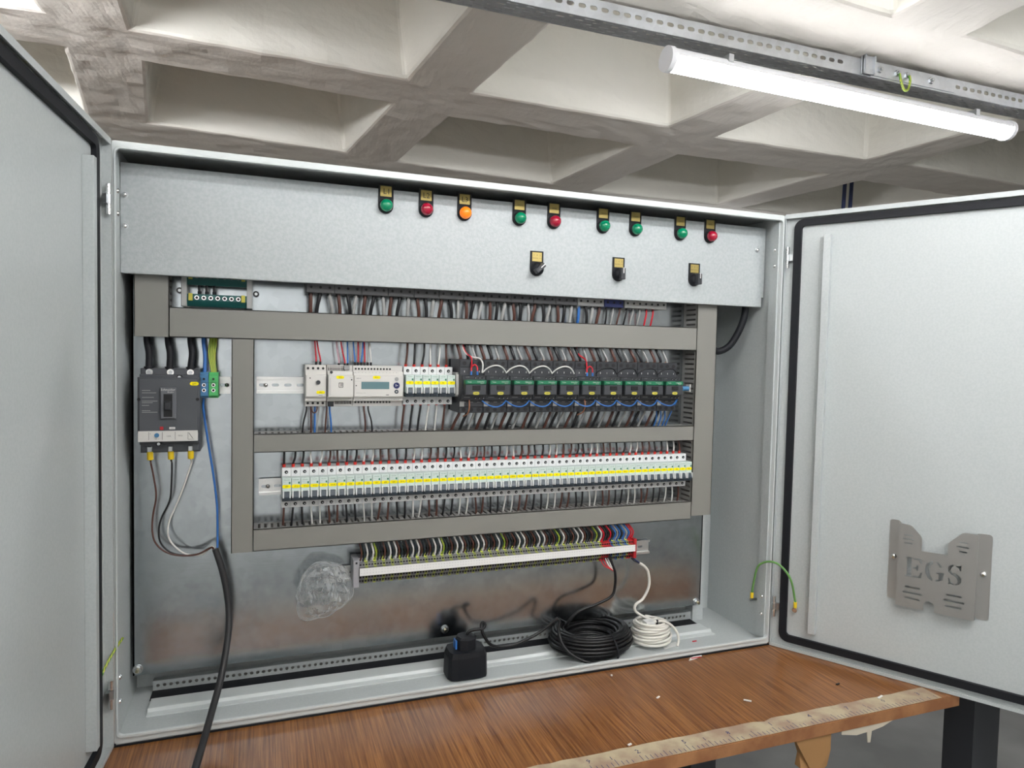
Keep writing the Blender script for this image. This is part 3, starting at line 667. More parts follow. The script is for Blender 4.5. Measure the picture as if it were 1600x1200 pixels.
# ================================================================== MINIATURE BREAKERS
def make_mcb():
    t_ = empty('circuit_breaker', (0, 0, 0), 'x', 'circuit breaker')
    w_ = .0177
    k = MB(); k.cbox(0, w_, 0, .044, -.0405, -.0215, 'white_mcb', .0006); k.cbox(0, w_, 0, .044, .0240, .0415, 'white_mcb', .0006); k.cbox(0, w_, -.004, .044, -.0215, .0240, 'white_mcb', .0006)
    k.cbox(0.0002, w_-.0002, -.026, -.004, -.0130, .0248, 'mint', .0008); k.cbox(.0002, w_-.0002, -.026, -.004, -.0222, -.0130, 'toggle', .0008)
    k.text('Schneider', .0030, .0088, -.0263, .0215, 'ink_green', sx=.95); k.text('Easy9', .0020, .0050, -.0263, .0178, 'term_grey')
    part('body', k, t_)
    k = MB(); k.box(.0128, .0160, -.0264, -.0258, .0132, .0172, 'green_sq'); part('status_window', k, t_)
    for x in (.0014, .0141):
        k = MB(); k.cbox(x-.0002, x+.0024, -.0325, -.0258, -.0145, -.0010, 'white_mcb', .0007); part('toggle_guard', k, t_)
    k = MB(); k.prism([(-.0260, -.0020), (-.0290, -.0030), (-.0335, -.0125), (-.0330, -.0165), (-.0260, -.0165)], .0042, .0136, 'toggle', 'yz'); part('toggle', k, t_)
    for z_ in (.0330, -.0332):
        k = MB(); k.cyl((.0088, -.0002, z_), 'y', .0035, -.0006, 'dark', 14); k.cyl((.0094, -.0009, z_-.0006), 'y', .0013, -.0002, 'steel', 8); part('terminal_screw', k, t_)  # black disc for the screw hole's shade, offset steel speck for its glint
    return t_
mcb = make_mcb()
TAGS = {}
def tag_mesh(s):
    if s not in TAGS:
        k = MB(); k.prism(slot(.0088, .0082, .0172, .0070, 5), -.0266, -.0260, 'yellow', 'xz'); k.text(s, .0042, .0088, -.0268, .0082, 'ink'); TAGS[s] = k.mesh('label_sticker')
    return TAGS[s]
tags = ['1F%d' % i for i in range(9, 15)]+['2F%d' % i for i in range(3, 15)]+['3F%d' % i for i in range(1, 15)]+['4F%d' % i for i in range(1, 15)]+['5F%d' % i for i in range(1, 9)]
tags = tags[:54]
first = True; ZM = -.0335
for i in range(54):
    loc = (-.0088+.018*i, 0, ZM)
    lab = '%s white circuit breaker from the left in the long lower row, yellow tag %s' % (nth(i), tags[i])
    if first: mcb.location = loc; mcb['label'] = lab; mcb['group'] = 'breakers in the long lower row'; o = mcb; first = False; proto_children = list(mcb.children)
    else: o = dup(mcb, loc, lab, 'breakers in the long lower row')
    if i == 0: continue
    part('label_sticker', tag_mesh(tags[i]), o)
o6 = []
for i in range(6):
    o = dup(mcb, (.2388+.01814*i, 0, .1773), '%s white circuit breaker from the left in the group of six beside the contactors' % nth(i), 'six breakers beside the contactors'); o6.append(o)
for i, o in enumerate(o6): part('label_sticker', tag_mesh('F%d' % (i+2)), o)
part('label_sticker', tag_mesh(tags[0]), mcb)
k = MB(); k.box(.349, .3555, -.022, .044, .156, .208, 'w_grey'); k.box(.3495, .3552, -.026, -.022, .160, .204, 'white_pl'); single('end_bracket', k, 'grey end bracket between the six breakers and first contactor', 'bracket')

# ================================================================== CONTACTORS
def make_contactor():
    t_ = empty('contactor', (0, 0, 0), 'x', 'contactor', 'black contactors')
    h = .0272
    k = MB(); k.cbox(-h, h, -.033, .044, .0410, .0585, 'greyblack', .001); k.cbox(-h, h, -.033, .044, -.0585, -.0455, 'greyblack', .001); k.cbox(-h, h, -.034, .044, -.0455, .0410, 'greyblack2', .001)
    k.cbox(-h, h, -.050, -.034, -.0290, .0240, 'greyblack', .0015)
    for x in (-.017, 0, .017):
        k.box(x-.0006, x+.0006, -.0346, -.034, .030, .034, 'white_pl'); k.box(x-.004, x+.004, -.0345, -.034, -.0355, -.0345, 'w_grey')
    k.text('LC1D', .003, -.014, -.0503, .0205, 'w_grey'); k.box(-.022, -.008, -.0504, -.050, -.0235, -.0228, 'w_grey')
    part('housing', k, t_)
    for z_ in (.0500, -.0515):
        for x in (-.017, 0, .017):
            s = MB(); s.cyl((x, -.0328, z_), 'y', .0046, -.0006, 'dark', 14); part('terminal', s, t_)
    for z_ in (.0195, -.0245):
        s = MB()
        for x in (.003, .0125, .0215): s.cyl((x, -.0498, z_), 'y', .0026, -.0005, 'dark', 10); s.cyl((x+.001, -.0504, z_-.001), 'y', .0009, -.0002, 'steel', 6)
        part('coil_terminal', s, t_)
    k = MB(); k.cbox(-.0235, .0235, -.067, -.050, -.0175, .0055, 'greyblack2', .0015); k.cbox(-.008, .010, -.0685, -.067, -.0065, .0030, 'dark', .0006); part('front_cover', k, t_)
    k = MB(); k.cbox(-.0235, .0235, -.0675, -.050, .0055, .0145, 'green_band', .0012); k.text('TeSys', .0038, -.0145, -.0678, .0110, 'w_white'); k.text('Schneider', .0042, .0105, -.0678, .0115, 'w_white'); k.text('Electric', .0026, .0135, -.0678, .0080, 'w_white'); part('brand_strip', k, t_)
    k = MB(); k.prism(slot(.0005, -.0135, .015, .0065, 3), -.0676, -.0670, 'yellow_dim', 'xz'); k.text('KM', .0035, .0005, -.0679, -.0135, 'ink'); part('label_sticker', k, t_)
    k = MB(); k.box(-.0265, -.0165, -.0350, -.0338, -.0445, -.0330, 'w_grey'); part('data_sticker', k, t_)
    return t_
ct = make_contactor(); NC = 10
for i in range(NC):
    loc = (.382+.0551*i, 0, .179); lab = '%s black contactor with green stripe, counted from the left' % nth(i)
    if i == 0: ct.location = loc; ct['label'] = lab
    else: dup(ct, loc, lab)
k = MB(); k.cyl((.9125, -.045, .176), 'x', .006, .018, 'block_blue', 12); k.box(.9305, .9325, -.053, -.037, .168, .186, 'cream'); single('signal_plug', k, 'small blue plug at the right side of the last contactor', 'plug')

# ================================================================== POWER SUPPLIES AND CONTROLLER
def device(name, x0, x1, label, cat, yn, zt_=.2200, zb_=.1340, top_m='cream'):
    t_ = empty(name, (x0, 0, .177), label, cat); w_ = x1-x0; zt_ -= .177; zb_ -= .177
    k = MB(); k.cbox(0, w_, 0, .044, zb_, zt_, 'cream2', .001); k.cbox(0, w_, -.012, .002, zb_+.012, zt_-.012, 'cream', .001); k.cbox(.0005, w_-.0005, yn, -.010, -.0225, .0235, 'cream', .0015)
    part('body', k, t_, bevel=0); return t_, w_
p1, w1 = device('voltage_relay', .0350, .0770, 'narrow cream relay module with round dial at the left end of the upper rail', 'relay module', -.020)
k = MB()
for i in range(4): k.cyl((.006+.010*i, -.0002, .036), 'y', .0026, -.0006, 'dark', 10); k.cyl((.006+.010*i, -.0002, -.036), 'y', .0026, -.0006, 'dark', 10)
part('terminal_row', k, p1)
k = MB(); k.cyl((.025, -.0200, .008), 'y', .0042, -.004, 'greyblack', 14); part('dial', k, p1)
k = MB(); k.cyl((.009, -.0200, .0165), 'y', .0013, -.0006, 'ink', 8); part('indicator', k, p1)
k = MB(); k.prism(slot(.030, -.0125, .017, .0062), -.0206, -.0200, 'yellow', 'xz'); k.text('FR1', .0042, .030, -.0208, -.0125, 'ink'); k.text('RM22', .003, .030, -.0204, -.0185, 'ink'); part('label_sticker', k, p1)
p2, w2 = device('power_supply', .0785, .1300, 'cream power supply module with ventilation slots, second on the upper rail', 'power supply', -.030)
k = MB()
for i in range(11): k.box(.003+.0032*i, .0045+.0032*i, -.0006, 0, .0315, .0385, 'dark'); k.box(.003+.0032*i, .0047+.0032*i, -.0006, 0, .0400, .0415, 'dark')
for i in range(11): k.box(.017+.0031*i, .0187+.0031*i, -.0006, 0, -.0385, -.0305, 'dark')
part('vent_slots', k, p2)
k = MB(); k.cbox(.034, .046, -.006, 0, .034, .043, 'w_grey', .001); k.cbox(.002, .014, -.006, 0, -.043, -.033, 'greyblack', .001); part('plug_connector', k, p2)
k = MB(); k.cyl((.008, -.0120, .0285), 'y', .003, -.0015, 'greyblack', 12); part('adjuster', k, p2)
k = MB(); k.prism(slot(.024, .0190, .016, .0062), -.0306, -.0300, 'yellow', 'xz'); k.text('PS1', .0042, .024, -.0308, .0190, 'ink'); part('label_sticker', k, p2)
k = MB()
for a_ in ((.0215, .0225, -.002, .008), (.0215, .0300, .0070, .0080), (.0215, .0300, -.002, -.001), (.0292, .0302, -.002, .008), (.0252, .0262, .000, .006)): k.box(a_[0], a_[1], -.0304, -.0300, a_[2], a_[3], 'ink')
k.box(.0262, .0282, -.0304, -.0300, .0050, .0056, 'ink'); k.box(.0262, .0282, -.0304, -.0300, .0010, .0016, 'ink'); k.box(.0278, .0284, -.0304, -.0300, .0012, .0054, 'ink'); k.cyl((.047, -.030, .014), 'y', .0015, -.0006, 'ink', 8); k.box(.043, .049, -.0303, -.030, .0180, .0185, 'w_grey'); k.box(.0040, .0046, -.0303, -.030, -.018, .018, 'w_grey')
part('brand_mark', k, p2)
p3, w3 = device('controller', .1312, .2358, 'wide cream controller with small display and round buttons on the upper rail', 'controller', -.020)
k = MB()
for i in range(12): k.cyl((.006+.00655*i, -.0002, .0360), 'y', .0021, -.0006, 'dark', 10); k.cyl((.006+.00655*i, -.0002, -.0345), 'y', .0021, -.0006, 'dark', 10)
part('terminal_row', k, p3)
k = MB()
for i in range(26): k.box(.003+.0036*i, .0045+.0036*i, -.0125, -.012, .0280, .0296, 'cream2' if i % 2 else 'w_grey'); k.box(.003+.0036*i, .0050+.0036*i, -.0125, -.012, -.0290, -.0272, 'w_grey')
part('grip_ribs', k, p3)
k = MB(); k.box(.0155, .0735, -.0206, -.0200, -.0055, .0095, 'lcd'); part('display', k, p3)
k = MB(); k.cyl((.089, -.0200, .0155), 'y', .0042, -.0012, 'w_grey', 18); part('button', k, p3)
k = MB(); k.cyl((.089, -.0200, .0020), 'y', .0066, -.0014, 'navy', 22); k.box(.087, .088, -.0217, -.0214, 0, .005, 'w_white'); k.box(.089, .092, -.0217, -.0214, .0015, .0025, 'w_white'); part('button', k, p3)
k = MB(); k.cyl((.089, -.0200, -.0110), 'y', .0044, -.0012, 'toggle', 18); k.cyl((.089, -.0212, -.0110), 'y', .0018, -.0002, 'w_grey', 10); part('button', k, p3)
k = MB(); k.prism(slot(.047, .0190, .016, .0062), -.0206, -.0200, 'yellow', 'xz'); k.text('PLC', .0042, .047, -.0208, .0190, 'ink'); part('label_sticker', k, p3)
k = MB(); k.text('BMX-P', .0032, .010, -.0203, .0165, 'ink'); k.text('DCF Master 500', .0028, .015, -.0203, -.0140, 'w_grey'); k.box(.067, .073, -.0203, -.0200, -.0185, -.0172, 'ink'); k.box(0.001, .070, -.0202, -.0200, .0108, .0111, 'w_grey'); k.cyl((.005, -.020, .0015), 'y', .0013, -.0004, 'ink', 8); part('printed_text', k, p3)

# ================================================================== MAIN BREAKER (left)
mc = empty('main_breaker', (-.213, 0, .128), 'dark grey moulded main breaker with black toggle in the left column', 'circuit breaker')
k = MB(); h = .0518
k.cbox(-h, h, -.002, YP, -.081, .081, 'mccb', .003); k.cbox(-.053, .053, -.030, 0, -.040, .065, 'mccb', .004); k.cbox(-h, h, -.024, 0, -.056, .0625, 'mccb', .002); k.cbox(-h, h, -.012, 0, -.064, .070, 'mccb', .002)
part('body', k, mc)
k = MB(); k.cbox(-.014, .013, -.036, -.029, -.013, .046, 'mccb2', .002); k.text('Schneider', .0062, -.0005, -.0363, .0425, 'w_white'); k.text('Electric', .0036, .004, -.0363, .0378, 'w_white'); part('toggle_bezel', k, mc)
k = MB(); k.box(-.008, .007, -.0366, -.036, -.009, .034, 'dark'); k.cbox(-.0065, .0055, -.045, -.036, .004, .020, 'greyblack', .002); part('toggle', k, mc)
k = MB(); k.box(-.0515, .0500, -.0312, -.0235, -.0560, -.0360, 'cream'); 
for x in (-.034, -.011, .011): k.box(x, x+.0005, -.0316, -.0312, -.053, -.038, 'ink')
k.cyl((-.020, -.0312, -.044), 'y', .0042, -.002, 'block_blue', 14); k.text('0.8  1', .003, -.020, -.0315, -.0510, 'ink'); k.text('125A', .0035, .000, -.0315, -.046, 'ink'); k.text('TM-D', .0035, .020, -.0315, -.0455, 'ink'); k.text('Ir', .003, -.031, -.0315, -.0410, 'ink')
k.box(.033, .0335, -.0316, -.0312, -.053, -.039, 'ink'); k.box(.033, .044, -.0316, -.0312, -.053, -.0525, 'ink'); k.add([(.034, -.0315, -.040), (.035, -.0315, -.040), (.042, -.0315, -.051), (.041, -.0315, -.051)], [(0, 1, 2, 3)], 'ink')
part('settings_plate', k, mc, 'cream plate with blue dial')
k = MB(); k.prism(slot(.044, .0535, .0155, .0068), -.0306, -.0300, 'yellow', 'xz'); k.text('QM1', .0042, .044, -.0309, .0535, 'ink'); part('label_sticker', k, mc)
k = MB(); k.box(-.015, -.009, -.0308, -.030, -.034, -.028, 'term_red'); part('test_button', k, mc)
k = MB(); k.box(.001, .011, -.0306, -.030, -.0330, -.0290, 'white_pl'); k.box(.0025, .0095, -.0308, -.0306, -.0314, -.0308, 'ink')
for i, (a_, b_) in enumerate(((.040, .014), (.0355, .024), (.027, .020), (.020, .026), (.017, .018), (.012, .012), (.002, .014), (-.001, .026))): k.box(-.045, -.045+b_, -.0304, -.030, a_, a_+.0008, 'w_grey')
part('printed_text', k, mc)
for x in (-.050, .0495):
    k = MB(); k.cyl((x, -.030, .0235), 'y', .003, -.0006, 'dark', 12); part('cover_screw', k, mc)
for (x, z_) in ((.0175, .0655), (-.018, -.0615)):
    k = MB(); k.cyl((x, -.012, z_), 'y', .0044, -.0125, 'dark', 14); k.cyl((x, -.0246, z_), 'y', .0028, -.0006, 'steel', 10); part('cover_screw', k, mc)
for x in (-.036, 0, .035):
    k = MB(); k.cyl((x, -.002, .0740), 'y', .0062, -.003, 'chrome', 16); k.cyl((x, -.005, .0740), 'y', .0035, -.002, 'steel', 10); part('terminal_bolt', k, mc)
    k = MB(); k.cbox(x-.004, x+.004, -.006, 0, -.0790, -.0685, 'steel', .001); part('terminal_clamp', k, mc)
# incoming black phase cables with lug boots
for i, (x, top) in enumerate(((-.2515, -.2560), (-.2155, -.2195), (-.1785, -.1795))):
    pts = [(top, .020, .292), (top, .018, .262), (top+.004 if i != 2 else top+.003, .014, .238), (x, .008, .214), (x, .006, .203)]
    t_ = wire_obj('power_cable', pts, .0062, 'rubber', 'thick black cable dropping into the main breaker, %s of three' % ('left', 'middle', 'right')[i], 'cable', 'black cables into the main breaker', [((x, .006, .2065), (0, 0, 1), .006, .0085, 'rubber', 'lug_boot')], n=12)
# yellow lugs and thin feed wires
feeds = {'brown': [(-.2495, .018, .022), (-.2454, .02, -.0033), (-.241, .02, -.0414), (-.2467, .02, -.079), (-.2479, .02, -.1105), (-.2423, .02, -.1338), (-.2254, .02, -.1529), (-.2003, .02, -.1627), (-.1714, .02, -.1638), (-.148, .018, -.154), (-.1397, .014, -.1494), (-.1345, .004, -.157)],
         'black': [(-.2130, .018, .022), (-.2135, .02, -.0044), (-.2155, .02, -.0425), (-.2208, .02, -.0615), (-.2321, .02, -.0862), (-.2366, .02, -.1113), (-.2333, .02, -.1345), (-.2175, .02, -.1536), (-.1946, .023, -.1632), (-.1656, .023, -.163), (-.1421, .018, -.1506), (-.1355, .006, -.157)],
         'white': [(-.1780, .018, .022), (-.1846, .02, .0006), (-.1946, .02, -.031), (-.206, .02, -.0623), (-.2174, .02, -.0897), (-.2208, .02, -.1124), (-.2163, .02, -.1319), (-.2026, .02, -.1497), (-.1865, .024, -.1625), (-.160, .027, -.166), (-.1415, .020, -.149), (-.1325, .006, -.157)]}
for (nm, pts), xx in zip(feeds.items(), (-.249, -.213, -.178)):
    mm = {'brown': 'w_brown', 'black': 'w_black', 'white': 'w_white'}[nm]
    pts = [(xx, .004, .044), (xx, .008, .030)]+pts
    wire_obj('feed_wire', pts, .0018, mm, '%s wire looping from the main breaker to the thick black cable' % {'brown': 'brown', 'black': 'black', 'white': 'light grey'}[nm], 'wire', None, [((xx, .002, .050), (0, .18, -1), .017, .0056, 'yellow_boot', 'lug_sleeve')])
wire_obj('feed_wire', [(-.1555, .012, .150), (-.1566, .018, .1275), (-.1483, .02, .0634), (-.1388, .02, -.0014), (-.1316, .02, -.0666), (-.1303, .018, -.1319), (-.1302, .010, -.156)], .0022, 'w_blue', 'long blue wire from the blue terminal down to the thick black cable')
wire_obj('supply_cable', [(-.1335, .003, -.1500), (-.1208, 0, -.192), (-.1112, 0, -.245), (-.1071, -.01, -.294), (-.1108, -.03, -.3373), (-.1195, -.06, -.3865), (-.1326, -.115, -.425), (-.1450, -.19, -.452), (-.155, -.275, -.464), (-.160, -.36, -.4665), (-.165, -.44, -.47), (-.17, -.47, -.50), (-.175, -.485, -.6), (-.18, -.49, -.9), (-.18, -.50, -1.21)], .0065, 'cable_jacket', 'thick black supply cable hanging out over the cabinet rim and bench', 'cable', n=14)
# blue and green feed-through terminals
for (x0, x1, m, lab) in ((-.1620, -.1462, 'block_blue', 'blue feed-through terminal right of the main breaker'), (-.1458, -.1285, 'block_green', 'green earth terminal right of the blue one')):
    t_ = empty('feed_terminal', (x0, 0, .178), lab, 'terminal'); w_ = x1-x0
    k = MB(); k.cbox(0, w_, .004, .044, -.026, .0245, m, .0008); k.cbox(0, w_, -.004, .006, -.022, .0195, m, .0008); k.box(0, w_, -.0045, -.004, .004, .0046, 'ink'); part('body', k, t_)
    for z_ in (.0115, -.0003, -.0105):
        k = MB(); k.cyl((w_/2, -.0042, z_), 'y', .0036, -.0012, 'chrome' if z_ < .01 else m, 14); k.cyl((w_/2, -.0055, z_), 'y', .0022, -.0003, 'dark', 10); part('clamp_screw', k, t_)
wire_obj('feed_wire', [(-.1575, .025, .285), (-.1570, .022, .262), (-.1540, .018, .235), (-.1540, .012, .200)], .0036, 'w_blue', 'short thick blue wire entering the blue terminal from above')
for i, dx in enumerate((-.0045, -.0015, .0015, .0045)):
    wire_obj('earth_wire', [(-.1385+dx, .026+.002*(i % 2), .285), (-.1400+dx*1.3, .022, .258), (-.1415+dx*1.1, .018, .235), (-.1375+dx*.8, .012, .202)], .0019, 'w_gy', 'yellow green wire above the green terminal, %s of four in the bundle' % ('first', 'second', 'third', 'fourth')[i], 'wire', 'yellow green wires above the green terminal')

# ================================================================== EARTH BAR ASSEMBLY (top left)
pe = empty('earth_bar', (-.131, 0, .36), 'dark green double earth bar with screws in the top left corner', 'earth bar')
for sx in (-1, 1):
    k = MB(); x = sx*.0590; k.cbox(x-.005, x+.005, .000, .050, -.030, .075, 'w_grey', .001); part('end_bracket', k, pe)
    k = MB(); k.cyl((sx*.071, .048, .003), 'y', .006, -.004, 'greyblack', 14); k.cyl((sx*.071, .044, .003), 'y', .003, -.001, 'steel', 10); part('bracket_screw', k, pe)
for zc_ in (-.0155, .0260):
    k = MB(); k.prism([(.002, zc_+.010), (.002, zc_-.002), (.006, zc_-.008), (.010, zc_-.0135), (.022, zc_-.0135), (.022, zc_+.010)], -.054, .054, 'pe_green', 'yz'); br = part('green_bar', k, pe)
    for x in (-.0475, .0475):
        k = MB(); k.cbox(x-.0035, x+.0035, -.001, .004, zc_-.003, zc_+.011, 'yellow_dim', .0005); part('yellow_clip', k, br)
    for i in range(7):
        k = MB(); x = -.0365+.0125*i; k.cyl((x, .002, zc_+.003), 'y', .0042, -.0012, 'chrome', 14); k.cyl((x, .0008, zc_+.003), 'y', .0026, -.0004, 'dark', 10); part('clamp_screw', k, br)
for i, x in enumerate((-.164, -.151, -.1375)):
    k = MB(); k.tube([(x+.002, .020, .385), (x, .014, .370), (x+.001, .012, .356)], .0026, 'w_black'); k.cyl((x+.001, .012, .3545), 'z', .0038, .006, 'rubber', 10)
    single('bar_wire', k, 'short black wire on the green earth bar, %s of three' % ('left', 'middle', 'right')[i], 'wire', 'black wires on the earth bar')

# ================================================================== UPPER TERMINAL DEVICES (half hidden behind the panel)
def upper(x0, n, p, mats_, label):
    t_ = empty('terminal_device', (x0, 0, .40), label, 'terminal device', 'devices half hidden behind the top panel')
    k = MB(); k.cbox(.0003, n*p-.0003, -.002, .050, -.0318, .045, mats_, .0008); part('body', k, t_)
    for i in range(n):
        k = MB(); k.cyl(((i+.5)*p, -.0019, -.0205), 'y', .0028, -.0006, 'dark', 10); part('terminal_screw', k, t_)
mat('dg', (.085, .085, .088), .5); mat('lg', (.30, .30, .29), .5)
for i in range(11): upper(.0365+i*.0555, 3, .0185, 'dg', '%s dark grey three-pole device from the left under the top panel' % nth(i))
upper(.6475, 4, .0175, 'lg', 'lighter grey four-pole device under the top panel near the middle switch')
upper(.7185, 3, .017, 'blue_dark', 'very dark blue device under the top panel between two light grey ones')
upper(.7730, 7, .0168, 'lg', 'lighter grey seven-pole device at the right end under the top panel')
cyc = ['w_brown', 'w_black', 'w_grey', 'w_brown', 'w_black', 'w_grey']
cn = {'w_brown': 'brown', 'w_black': 'black', 'w_grey': 'grey', 'w_white': 'white', 'w_dark': 'dark', 'w_red': 'red', 'w_blue': 'blue', 'w_pink': 'pink', 'w_gy': 'yellow green'}
n = 0
for i in range(47):
    x = .0365+.0185*(i+.5)
    if .715 < x < .722: continue
    if x > .905: break
    m = ['w_brown', 'w_black', 'w_grey'][i % 3]
    if abs(x-.655) < .009: m = 'w_blue'
    if x > .838: m = 'w_red' if x > .868 or True else m
    if x > .80 and x <= .838: m = 'w_grey'
    if x > .872: break
    dx = R.uniform(-.006, .006)
    k = MB(); r = .0038 if x < .715 else .0022
    k.tube([(x, .012, .372), (x+dx*.3, .010, .358), (x+dx, .013, .340), (x+dx*1.3, .020, .318)], r, m, 8, 4)
    ob = empty('drop_wire', (0, 0, 0), '%s wire, %s from the left, hanging below the top panel into the duct' % (cn[m], nth(n)), 'wire', 'wires below the top panel'); part('insulation', k, ob)
    k = MB(); k.cyl((x, .012, .3625), 'z', r+.0009, .006, 'w_black' if m != 'w_blue' else 'w_grey', 10); part('ferrule', k, ob); n += 1
wire_obj('power_cable', [(1.043, .030, .30), (1.062, .028, .270), (1.095, .018, .283), (1.118, .008, .325), (1.128, 0, .37), (1.128, .0, .42)], .0088, 'rubber', 'fat black cable bending around the right duct behind the panel corner', 'cable', n=14)

# ================================================================== WIRES ROW 1
def ww(name, pts, r, m, label, group, boot=None, bl=.008, br_=None, n=7, flip=False):
    ob = empty(name, (0, 0, 0), label, 'wire', group); k = MB(); k.tube(pts, r, m, n, 4); part('insulation', k, ob)
    if boot:
        k = MB(); p_ = pts[0]; q_ = Vector(pts[1])-Vector(p_); k.cyl(p_, q_, br_ or r*1.5, bl, boot, 8); part('ferrule', k, ob)
    return ob
g = 'wires above the power supplies and controller'
top1 = [(.0575, .2215, -.003, 'w_red', .008), (.0660, .2215, -.008, 'w_red', .008), (.1155, .219, -.009, 'w_red', .009), (.1215, .219, -.001, 'w_blue', .009), (.1365, .2215, -.004, 'w_blue', .0), (.1430, .2215, .000, 'w_red', 0), (.1500, .2215, .004, 'w_blue', 0), (.1568, .2215, -.001, 'w_red', 0), (.1635, .2215, .002, 'w_grey', 0), (.1700, .2215, -.003, 'w_white', 0), (.1035, .219, -.006, 'w_pink', 0)]
for i, (x, z_, dx, m, _) in enumerate(sorted(top1)):
    ww('signal_wire', [(x, .010, z_-.004), (x, .008, z_+.010), (x+dx*.5, .008, z_+.028), (x+dx, .014, .276)], .0016, m, '%s wire above the cream modules, %s from the left' % (cn[m], nth(i)), g, 'w_black', .0095, .0024)
bot1 = [(.0390, 'w_black', -.008), (.0480, 'w_brown', .001), (.0560, 'w_blue', .0), (.0640, 'w_grey', -.004), (.0800, 'w_brown', -.003), (.0860, 'w_blue', .004), (.1570, 'w_brown', .004), (.1660, 'w_black', .010)]
for i, (x, m, dx) in enumerate(bot1):
    z_ = .1345
    ww('signal_wire', [(x, .012, z_+.004), (x, .010, z_-.010), (x+dx*.7, .010, z_-.035), (x+dx, .016, .070)], .0018 if m != 'w_blue' else .0021, m, '%s wire below the cream modules, %s from the left' % (cn[m], nth(i)), 'wires below the power supplies and controller', 'boot_red' if x > .15 and m == 'w_brown' else None, .006, .003)
k = MB(); k.tube([(.0480, .008, .138), (.0500, .002, .124), (.0555, .0, .121), (.0600, .004, .128), (.0600, .008, .138)], .0014, 'w_brown'); single('jumper_wire', k, 'small brown loop under the narrow relay module', 'wire')
c6 = ['w_brown', 'w_black', 'w_black', 'w_white', 'w_white', 'w_brown']
for i in range(6):
    x = .2388+.01814*i+.0065; m = c6[i]; dx = R.uniform(-.003, .004)+(.004 if i == 2 else 0)
    ww('breaker_wire', [(x, .014, .214), (x, .010, .226), (x+dx, .008, .250), (x+dx+.002, .016, .280)], .0024 if m != 'w_white' else .0020, m, '%s wire above the group of six breakers, %s from the left' % (cn[m], nth(i)), 'wires above the six breakers', 'boot_red', .011, .0033)
    x -= .002; dx = R.uniform(-.006, -.001)
    ww('breaker_wire', [(x, .014, .140), (x, .012, .130), (x+dx*.6, .012, .105), (x+dx, .018, .070)], .0024 if m != 'w_white' else .0020, m, '%s wire below the group of six breakers, %s from the left' % (cn[m], nth(i)), 'wires below the six breakers', 'boot_red', .006, .0030)
# contactor power wires
n = 0
for i in range(NC):
    cx = .382+.0551*i
    for j, (dx, m) in enumerate(((-.017, 'w_brown'), (0, 'w_black'), (.017, 'w_grey'))):
        x = cx+dx; lean = -.012-.004*(i/9)+R.uniform(-.003, .003)
        ww('motor_wire', [(x, .004, .229), (x-.0005, -.004, .240), (x+lean*.45, -.002, .256), (x+lean, .012, .284)], .0034 if m != 'w_grey' else .0026, m, '%s wire dropping into the top of the contactors, %s from the left' % (cn[m], nth(n)), 'thick wires above the contactors', 'w_copper', .012, .0040)
        x = cx+dx; lean = -.014+R.uniform(-.004, .003)
        ww('motor_wire', [(x, .004, .128), (x, .002, .116), (x+lean*.5, .004, .098), (x+lean, .016, .068)], .0034 if m != 'w_grey' else .0026, m, '%s wire leaving the bottom of the contactors, %s from the left' % (cn[m], nth(n)), 'thick wires below the contactors')
        n += 1
# coil jumpers
def arc(x0, x1, z0, dz, y, r, m, name, label, group):
    P = []
    for k_ in range(9):
        t_ = k_/8; P.append((x0+(x1-x0)*t_, y-.012*math.sin(math.pi*t_), z0+dz*math.sin(math.pi*t_)**.75))
    k = MB(); k.tube(P, r, m, 8, 3); single(name, k, label, 'wire', group)
for i in range(4): arc(.382+.0551*i+.0215, .382+.0551*(i+1)+.0215, .209, .0165, -.042, .0017, 'w_white', 'jumper_wire', '%s white jumper arching over the contactors, from the left' % nth(i), 'white jumper arches')
for i in range(5, 9): arc(.382+.0551*i+.0215, .382+.0551*(i+1)+.0215, .209, .0155, -.042, .0015, 'w_black', 'jumper_wire', '%s black jumper arching over the right-hand contactors' % nth(i-5), 'black jumper arches')
for i in range(9): arc(.382+.0551*i+.0215, .382+.0551*(i+1)+.0215, .1480, -.0130, -.044, .0016, 'w_blue', 'jumper_wire', '%s blue jumper arch under the contactors, from the left' % nth(i), 'blue jumper arches')
k = MB(); k.tube([(.366, .010, .285), (.372, -.004, .255), (.384, -.022, .243), (.398, -.036, .240), (.4035, -.044, .228), (.4015, -.046, .209)], .0017, 'w_white'); single('jumper_wire', k, 'white wire coming down to the first contactor', 'wire')
for c0, nm in ((.380, 'first'), (.6575, 'sixth')):
    k = MB(); k.tube([(c0-.010, .010, .285), (c0-.006, -.004, .255), (c0+.002, -.025, .242), (c0, -.038, .228), (c0-.004, -.048, .212)], .0017, 'w_red'); k.tube([(c0-.003, -.042, .218), (c0+.003, -.046, .226), (c0+.009, -.048, .222), (c0+.010, -.049, .212)], .0017, 'w_red')
    ob = empty('coil_wire', (0, 0, 0), 'pair of red control wires at the top of the %s contactor' % nm, 'wire', 'red coil wires'); part('insulation', k, ob)
    for x in (c0-.004, c0+.010): k = MB(); k.cyl((x, -.049, .204), 'z', .0024, .008, 'w_blue', 8); part('ferrule', k, ob)
    k = MB(); k.tube([(c0-.006, -.044, .150), (c0-.006, -.047, .135), (c0-.007, -.038, .120), (c0-.012, -.020, .112)], .0016, 'w_copper'); single('coil_wire', k, 'light brown control wire under the %s contactor' % nm, 'wire')
for i, x in enumerate((.868, .880, .892, .902)):
    k = MB(); k.tube([(x, -.006 if i < 3 else -.044, .120 if i < 3 else .150), (x+.001, -.004, .098), (x, .012, .068)], .0018, 'w_blue'); single('blue_wire', k, 'blue wire under the last contactor, %s from the left' % nth(i), 'wire', 'blue wires under the last contactor')

